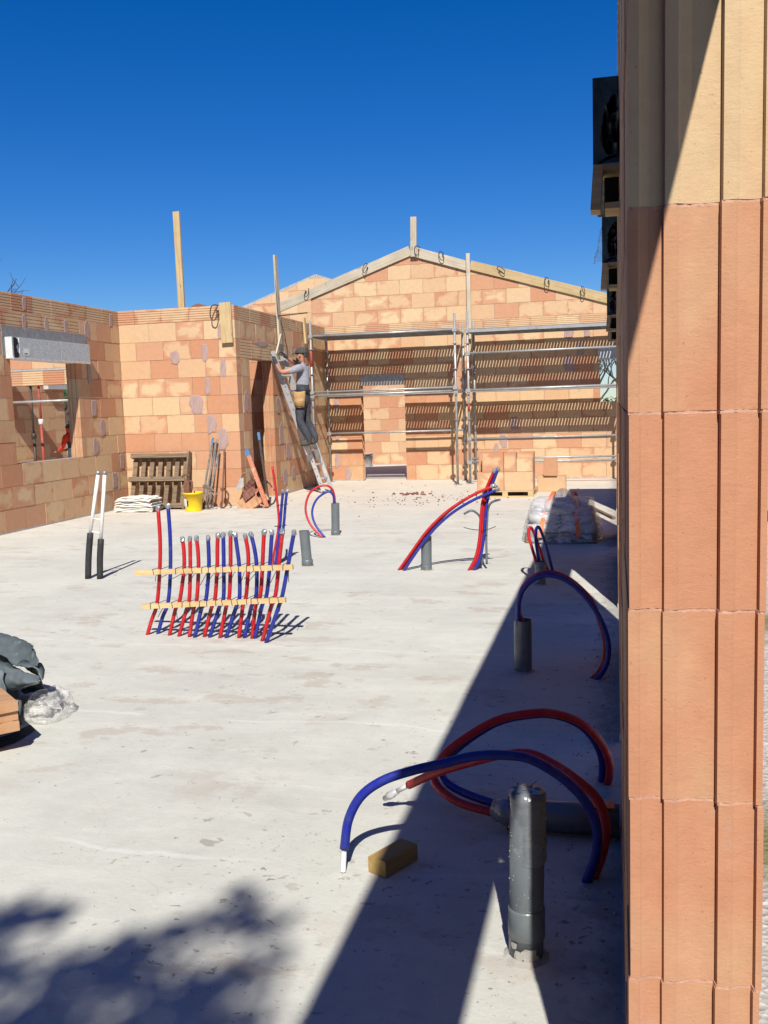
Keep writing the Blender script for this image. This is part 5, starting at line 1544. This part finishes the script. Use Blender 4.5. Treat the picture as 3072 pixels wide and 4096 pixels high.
# ------------------------------------------------------------------ tarp, flat bricks and bag at the left edge
def flat_bricks():
    pal = thing('pallet', 'dark low pallet under the flat bricks at the left edge', 'pallet', (-3.86, 3.64, 0))
    for y in (0.05, 0.36, 0.66):
        MB().box((0.38, y, 0.05), (0.82, 0.09, 0.09)).build('runner', 'wood_old', pal)
    MB().box((0.38, 0.36, 0.105), (0.84, 0.74, 0.018)).build('deck_board', 'wood_old', pal)
    rot = 0.86
    for i in range(3):
        m = MB(); m.box((0, 0, 0), (0.50, 0.30, 0.045))
        for kx in range(5):
            m.box((-0.2 + kx * 0.1, 0, 0.0235), (0.05, 0.296, 0.003))
        dx = 0.012 * (i % 2)
        o = m.build('flat_brick', 'slab_brick', None, (-3.045 - dx, 3.83 + dx, 0.139 + i * 0.0485), (0, 0, rot))
        tag(o, 'flat grooved terracotta brick, ' + ('lowest of the stack by the tarp', 'middle of the stack by the tarp', 'topmost of the stack by the tarp')[i], 'brick')
flat_bricks()

def sheet(pts_rows, name, mat, parent, thick=0.002, n=7, wob=0.012):
    """a bent, creased sheet through rows of control points"""
    rows = [smooth_path(r, n) for r in pts_rows]
    cols = [smooth_path([rows[i][j] for i in range(len(rows))], n) for j in range(len(rows[0]))]
    nu, nv = len(cols), len(cols[0])
    vs = [cols[i][j] + crease(cols[i][j] + Vector((0, 0, len(name))), 13, wob) for j in range(nv) for i in range(nu)]
    b = MB()
    b.add(vs, [(j * nu + i, j * nu + i + 1, (j + 1) * nu + i + 1, (j + 1) * nu + i) for j in range(nv - 1) for i in range(nu - 1)], True)
    o = b.build(name, mat, parent)
    if thick:
        md = o.modifiers.new('solid', 'SOLIDIFY'); md.thickness = thick
    return o
def tarp():
    root = thing('tarp', 'crumpled dark grey-green tarp heaped at the left edge of the slab', 'tarp', (-3.1, 4.4, 0))
    L = lambda pts: local(root, pts)
    # upper flap, folded back on itself
    sheet([L([(-3.45, 4.50, 0.33), (-3.24, 4.47, 0.325), (-3.12, 4.43, 0.285), (-3.0, 4.37, 0.300), (-2.925, 4.33, 0.318)]),
           L([(-3.44, 4.54, 0.40), (-3.24, 4.52, 0.37), (-3.11, 4.49, 0.35), (-3.01, 4.43, 0.360), (-2.945, 4.37, 0.345)]),
           L([(-3.42, 4.58, 0.44), (-3.24, 4.57, 0.405), (-3.13, 4.54, 0.395), (-3.06, 4.48, 0.392), (-3.0, 4.42, 0.380)]),
           L([(-3.42, 4.64, 0.40), (-3.26, 4.63, 0.37), (-3.16, 4.60, 0.34), (-3.1, 4.55, 0.32), (-3.05, 4.48, 0.30)]),
           L([(-3.45, 4.72, 0.2), (-3.3, 4.72, 0.2), (-3.2, 4.70, 0.16), (-3.13, 4.66, 0.14), (-3.08, 4.6, 0.12)])], 'upper_flap', 'tarp', root)
    # open folded lip below it
    sheet([L([(-3.30, 4.36, 0.18), (-3.10, 4.30, 0.195), (-3.0, 4.28, 0.205), (-2.93, 4.26, 0.225), (-2.885, 4.27, 0.235)]),
           L([(-3.28, 4.30, 0.25), (-3.10, 4.25, 0.25), (-3.0, 4.245, 0.25), (-2.94, 4.25, 0.250), (-2.885, 4.275, 0.250)]),
           L([(-3.26, 4.33, 0.32), (-3.12, 4.30, 0.322), (-3.03, 4.29, 0.312), (-2.96, 4.29, 0.290), (-2.90, 4.31, 0.265)])], 'folded_lip', 'tarp', root)
    sheet([L([(-3.06, 4.34, 0.312), (-2.98, 4.33, 0.312), (-2.92, 4.33, 0.292), (-2.883, 4.30, 0.25)]),
           L([(-3.08, 4.42, 0.315), (-3.0, 4.42, 0.318), (-2.93, 4.40, 0.292), (-2.895, 4.34, 0.252)])], 'folded_lip', 'tarp', root)
    # strip hanging down to the slab
    sheet([L([(-3.16, 4.26, 0.33), (-3.10, 4.245, 0.325), (-3.06, 4.25, 0.31)]),
           L([(-3.13, 4.22, 0.24), (-3.075, 4.21, 0.225), (-3.04, 4.22, 0.215)]),
           L([(-3.09, 4.22, 0.13), (-3.045, 4.195, 0.12), (-3.01, 4.21, 0.12)]),
           L([(-3.03, 4.24, 0.035), (-2.995, 4.22, 0.03), (-2.97, 4.24, 0.03)])], 'hanging_strip', 'tarp', root)
    sheet([L([(-3.5, 4.35, 0.02), (-3.2, 4.30, 0.02), (-3.05, 4.32, 0.01)]),
           L([(-3.5, 4.38, 0.2), (-3.2, 4.36, 0.19), (-3.06, 4.38, 0.15)]),
           L([(-3.5, 4.5, 0.3), (-3.25, 4.5, 0.28), (-3.1, 4.5, 0.22)]),
           L([(-3.5, 4.8, 0.02), (-3.25, 4.8, 0.02), (-3.1, 4.75, 0.01)])], 'heap', 'tarp', root, 0.002, 6, 0.03)
    # thin flat black sheet on the slab in front of the bricks
    sheet([L([(-3.6, 3.45, 0.004), (-3.2, 3.72, 0.004), (-2.915, 3.985, 0.004), (-2.90, 4.24, 0.006)]), L([(-3.6, 3.6, 0.006), (-3.25, 3.85, 0.006), (-3.02, 4.08, 0.008), (-2.97, 4.30, 0.008)])], 'trailing_edge', 'black_foam', root, 0, 4, 0.003)
    return root
tarp()
def bag():
    root = thing('plastic_bag', 'crumpled translucent plastic bag on the slab beside the tarp', 'plastic bag', (-2.96, 4.45, 0))
    b = MB()
    def fn(u, v):
        a = u * 2 * math.pi; t = v * 1.42
        p = Vector((0.112 * math.cos(a) * math.cos(t) ** 0.55, 0.15 * math.sin(a) * math.cos(t) ** 0.55, 0.004 + 0.145 * math.sin(t)))
        p += crease(p, 11, 0.03) + Vector((0.02, 0.02, 0.012)) * 0.5
        p.z = max(0.002, p.z)
        return p
    b.grid(fn, 64, 26); b.build('bag_skin', 'bagfilm', root)
    c = MB(); c.grid(lambda u, v: Vector((-0.03 + 0.07 * (u - .5) * 2 * (1 - .3 * v), -0.02 + 0.06 * (v - .5), 0.03 + 0.07 * math.sin(u * 3.1) * math.sin(v * 3.1) + 0.03 * mnoise.noise(Vector((u * 6, v * 6, 1))))), 10, 8); c.build('contents', 'cement', root)
    return root
bag()

# ------------------------------------------------------------------ beyond the walls
def prop(label, x, y, h, mat, z_mid, lean=0.0):
    root = thing('steel_prop', label, 'prop', (x, y, 0))
    MB().cyl((0, 0, 0.01), (lean * 0.6, 0, z_mid), 0.033, 12).build('outer_tube', mat, root)
    MB().cyl((lean * 0.6, 0, z_mid), (lean, 0, h), 0.024, 10).build('inner_tube', mat, root)
    MB().lathe([(0.035, -0.06), (0.052, -0.05), (0.052, 0.05), (0.035, 0.06)], (lean * 0.6, 0, z_mid), 12).build('collar', 'paper' if mat == 'prop_red' else 'dark_steel', root)
    MB().box((0, 0, 0.006), (0.14, 0.14, 0.01)).build('foot_plate', mat, root)
    MB().box((lean, 0, h), (0.14, 0.14, 0.01)).build('head_plate', mat, root)
prop('red steel prop with pale collar inside the room on the left', -11.955, 18.46, 2.26, 'prop_red', 1.50, -0.01)
prop('dark steel prop left of the red one inside the room', -12.155, 18.46, 2.26, 'dark_steel', 1.2, 0.0)
tb = thing('scaffold_tube', 'horizontal grey steel tube seen through the left window', 'tube', (-11.3, 17.5, 1.91))
MB().cyl((-1.6, 0, -0.005), (1.0, 0, 0.01), 0.026, 10).build('tube', 'steel', tb)
for sx in (-1.58, 0.98):
    MB().cyl((sx, 0.03, -1.91), (sx, 0.03, 0.2), 0.024, 10).build('standard', 'steel', tb)
gb = thing('block_wall', 'grey concrete block wall seen through the window on the left', 'wall', (-14.6, 24.0, 0))
for i in range(5):
    for j_ in range(6):
        MB().box((0.5 * j_ - 1.0 + (0.25 if i % 2 else 0), 0, 0.1 + 0.2 * i + .15), (0.492, 0.2, 0.193)).build('block', 'greyblock', gb)
ib = thing('shutter_box', 'small grey shutter box on the shaded inner wall seen through the left window', 'shutter box', (-13.2, 21.0, 2.25))
MB().box((0.06, 0, 0.06), (0.14, 0.86, 0.115)).build('foam_body', 'fibre', ib)

def foliage(n, fn, size, rnd):
    b = MB()
    for i in range(n):
        c = fn()
        s = size * rnd.uniform(0.6, 1.4)
        d = Vector((rnd.gauss(0, 1), rnd.gauss(0, 1), rnd.gauss(0, 1))).normalized()
        u = d.orthogonal().normalized(); w = d.cross(u)
        b.add([c + u * s, c + w * s * 0.5, c - u * s, c - w * s * 0.5], [(0, 1, 2, 3)])
    return b

def bare_tree(label, loc, h, seed, spread=0.5, depth=5):
    root = thing('bare_tree', label, 'tree', loc)
    r = random.Random(seed)
    tr, tw = MB(), MB()
    tr.tube([(0, 0, 0), (0.05, 0, h * 0.2), (0, 0.05, h * 0.4)], 0.14, 9, True, lambda t: h * 0.016 * (1 - 0.45 * t))
    def grow(p, d, L, rad, k):
        q = p + d * L
        mid = p + d * L * 0.5 + Vector((r.gauss(0, 1), r.gauss(0, 1), r.gauss(0, 1))) * L * 0.06
        tw.tube([p, mid, q], rad, 5 if k < 3 else 4, False, lambda t: rad * (1 - 0.35 * t))
        if k >= depth: return
        for i in range(3 if k < 3 else 2 + (r.random() > .5)):
            nd = (d + Vector((r.gauss(0, spread), r.gauss(0, spread), r.gauss(0.12, spread * 0.7)))).normalized()
            grow(p + (q - p) * r.uniform(0.55, 1.0), nd, L * r.uniform(0.58, 0.8), rad * 0.6, k + 1)
    for i in range(5):
        a = i * 1.256 + r.random()
        grow(Vector((0, 0.03, h * (0.26 + 0.03 * i))), Vector((math.cos(a) * 0.6, math.sin(a) * 0.6, 0.85)).normalized(), h * 0.22, h * 0.0085, 1)
    tr.build('trunk', 'bark', root); tw.build('crown', 'bark', root)
    return root
bare_tree('bare tree whose twigs show over the top left wall corner', (-21.6, 30.0, -0.18), 8.6, 3)
bare_tree('bare tree seen through the small gable window', (-0.8, 47.0, -0.18), 6.2, 8, 0.45, 6)
bare_tree('bare tree farther off behind the small gable window', (0.4, 52.0, -0.18), 6.8, 12, 0.45, 5)

def hedge(label, loc, L, h, w, n, seed):
    root = thing('hedge', label, 'hedge', loc)
    r = random.Random(seed)
    foliage(n, lambda: Vector((r.uniform(-L / 2, L / 2), r.uniform(-w / 2, w / 2), r.uniform(0.0, h) ** 1.0 + 0.12 * mnoise.noise(Vector((r.random(), 0, 0))))), 0.07, r).build('foliage', 'hedge_leaf', root)
    MB().box((0, 0, h * 0.45), (L * 0.97, w * 0.6, h * 0.85)).build('stems', 'bark', root)
hedge('green hedge seen through the small gable window', (0.5, 31.0, -0.18), 8, 1.83, 0.9, 5000, 3)
hedge('dark leafy bush beyond the room on the left', (-15.5, 26.5, -0.18), 4.0, 2.9, 1.4, 5000, 6)

def house():
    root = thing('house', 'neighbouring house whose dark red tiled roof shows just above the sunlit wall', 'house', (-16.5, 36.0, -0.18))
    MB().box((0, 0, 1.9), (9.0, 7.0, 3.8)).build('wall', 'plaster', root)
    for dx, hh in ((0, 0),):
        b = MB()
        b.add([(0.9, -3.7, 5.1), (2.1, -3.7, 5.62), (4.1, -3.7, 5.1), (0.9, 3.0, 5.1), (2.1, 3.0, 5.62), (4.1, 3.0, 5.1)], [(0, 1, 4, 3), (1, 2, 5, 4), (0, 2, 1), (3, 4, 5), (0, 3, 5, 2)])
        b.build('roof', 'tile', root)
    b = MB(); b.add([(-4.7, -3.8, 3.75), (4.7, -3.8, 3.75), (4.7, 0, 5.66), (-4.7, 0, 5.66), (-4.7, 3.8, 3.75), (4.7, 3.8, 3.75)], [(0, 1, 2, 3), (3, 2, 5, 4), (1, 5, 2), (0, 3, 4), (0, 4, 5, 1)]); b.build('roof', 'tile', root)
    rdg = root.children[-1]
    for k in range(20):
        MB().cyl((-4.6 + k * 0.47, 0, 5.67), (-4.6 + k * 0.47 + 0.45, 0, 5.69), 0.09, 8).build('ridge_tile', 'tile', root)
house()

# tree behind the camera whose shade falls on the near slab
def shade_tree():
    root = thing('leafy_tree', 'tree behind the viewer whose leaf shade falls on the near left of the slab', 'tree', (0.9, -7.4, -0.18))
    r = random.Random(17)
    up = -SUN_DIR / (-SUN_DIR.z)            # towards the sun, one metre up
    def at(sx, sy, z):
        return Vector((sx, sy, 0)) + up * z - Vector(root.location)
    H = 7.6
    lf = MB()
    clumps = [(-1.19, 2.72, 0.085, 60), (-1.24, 2.86, 0.03, 10), (-1.06, 2.66, 0.05, 16), (-1.30, 2.60, 0.07, 26), (-1.42, 2.46, 0.09, 50), (-1.34, 2.36, 0.10, 60), (-1.50, 2.36, 0.11, 70),
              (-1.90, 2.58, 0.10, 55), (-1.78, 2.63, 0.05, 18), (-2.02, 2.45, 0.16, 90), (-1.80, 2.30, 0.16, 110), (-1.07, 2.40, 0.10, 55), (-0.98, 2.52, 0.05, 14), (-1.18, 2.28, 0.12, 80),
              (-1.55, 2.14, 0.18, 160), (-1.25, 2.08, 0.18, 160), (-0.98, 2.18, 0.10, 60), (-1.9, 2.0, 0.22, 180), (-1.4, 1.85, 0.25, 220), (-0.95, 1.95, 0.16, 110), (-2.3, 2.2, 0.2, 120)]
    for sx, sy, rad, n in clumps:
        for i in range(int(n * 1.3)):
            z = H + r.uniform(-0.4, 0.4)
            c = at(sx + r.gauss(0, rad * 0.62), sy + r.gauss(0, rad * 0.62), z)
            s = r.uniform(0.028, 0.055)
            d = Vector((r.gauss(0, 1), r.gauss(0, 1), r.gauss(0, 1) + 0.8)).normalized()
            u = d.orthogonal().normalized(); w = d.cross(u)
            lf.add([c + u * s, c + w * s * 0.5, c - u * s, c - w * s * 0.5], [(0, 1, 2, 3)])
    # the rest of the crown, whose shade falls out of the picture
    for k in range(90):
        a = r.uniform(0, 6.28); q = r.random() ** 0.5 * 2.6
        sx, sy = -1.6 + math.cos(a) * q, -0.75 + math.sin(a) * q * 0.95
        for i in range(120):
            c = at(sx + r.gauss(0, 0.22), sy + r.gauss(0, 0.22), H + r.uniform(-1.2, 1.6))
            s = r.uniform(0.03, 0.07)
            d = Vector((r.gauss(0, 1), r.gauss(0, 1), r.gauss(0, 1))).normalized()
            u = d.orthogonal().normalized(); w = d.cross(u)
            lf.add([c + u * s, c + w * s * 0.5, c - u * s, c - w * s * 0.5], [(0, 1, 2, 3)])
    lf.build('crown', 'leaf', root)
    tr = MB()
    tr.tube(smooth_path([(0, 0, 0), (0.1, 0.05, 2), (-0.2, 0.1, 4), (-0.3, 0.3, 5.4)], 4), 0.2, 10, True, lambda t: 0.24 - 0.14 * t)
    fork = Vector((-0.3, 0.3, 5.4))
    for sx, sy in ((-1.19, 2.6), (-1.45, 2.3), (-1.9, 2.45), (-1.1, 2.25), (-1.6, 2.0), (-2.4, 0.5), (-0.6, 0.3), (-1.6, -1.5), (-3, -1)):
        e = at(sx, sy, H)
        tr.tube(smooth_path([fork, (fork + e) / 2 + Vector((0, 0, 0.3)), e], 5), 0.05, 6, True, lambda t: 0.06 * (1 - t) + 0.008)
    tr.build('trunk', 'bark', root)
shade_tree()
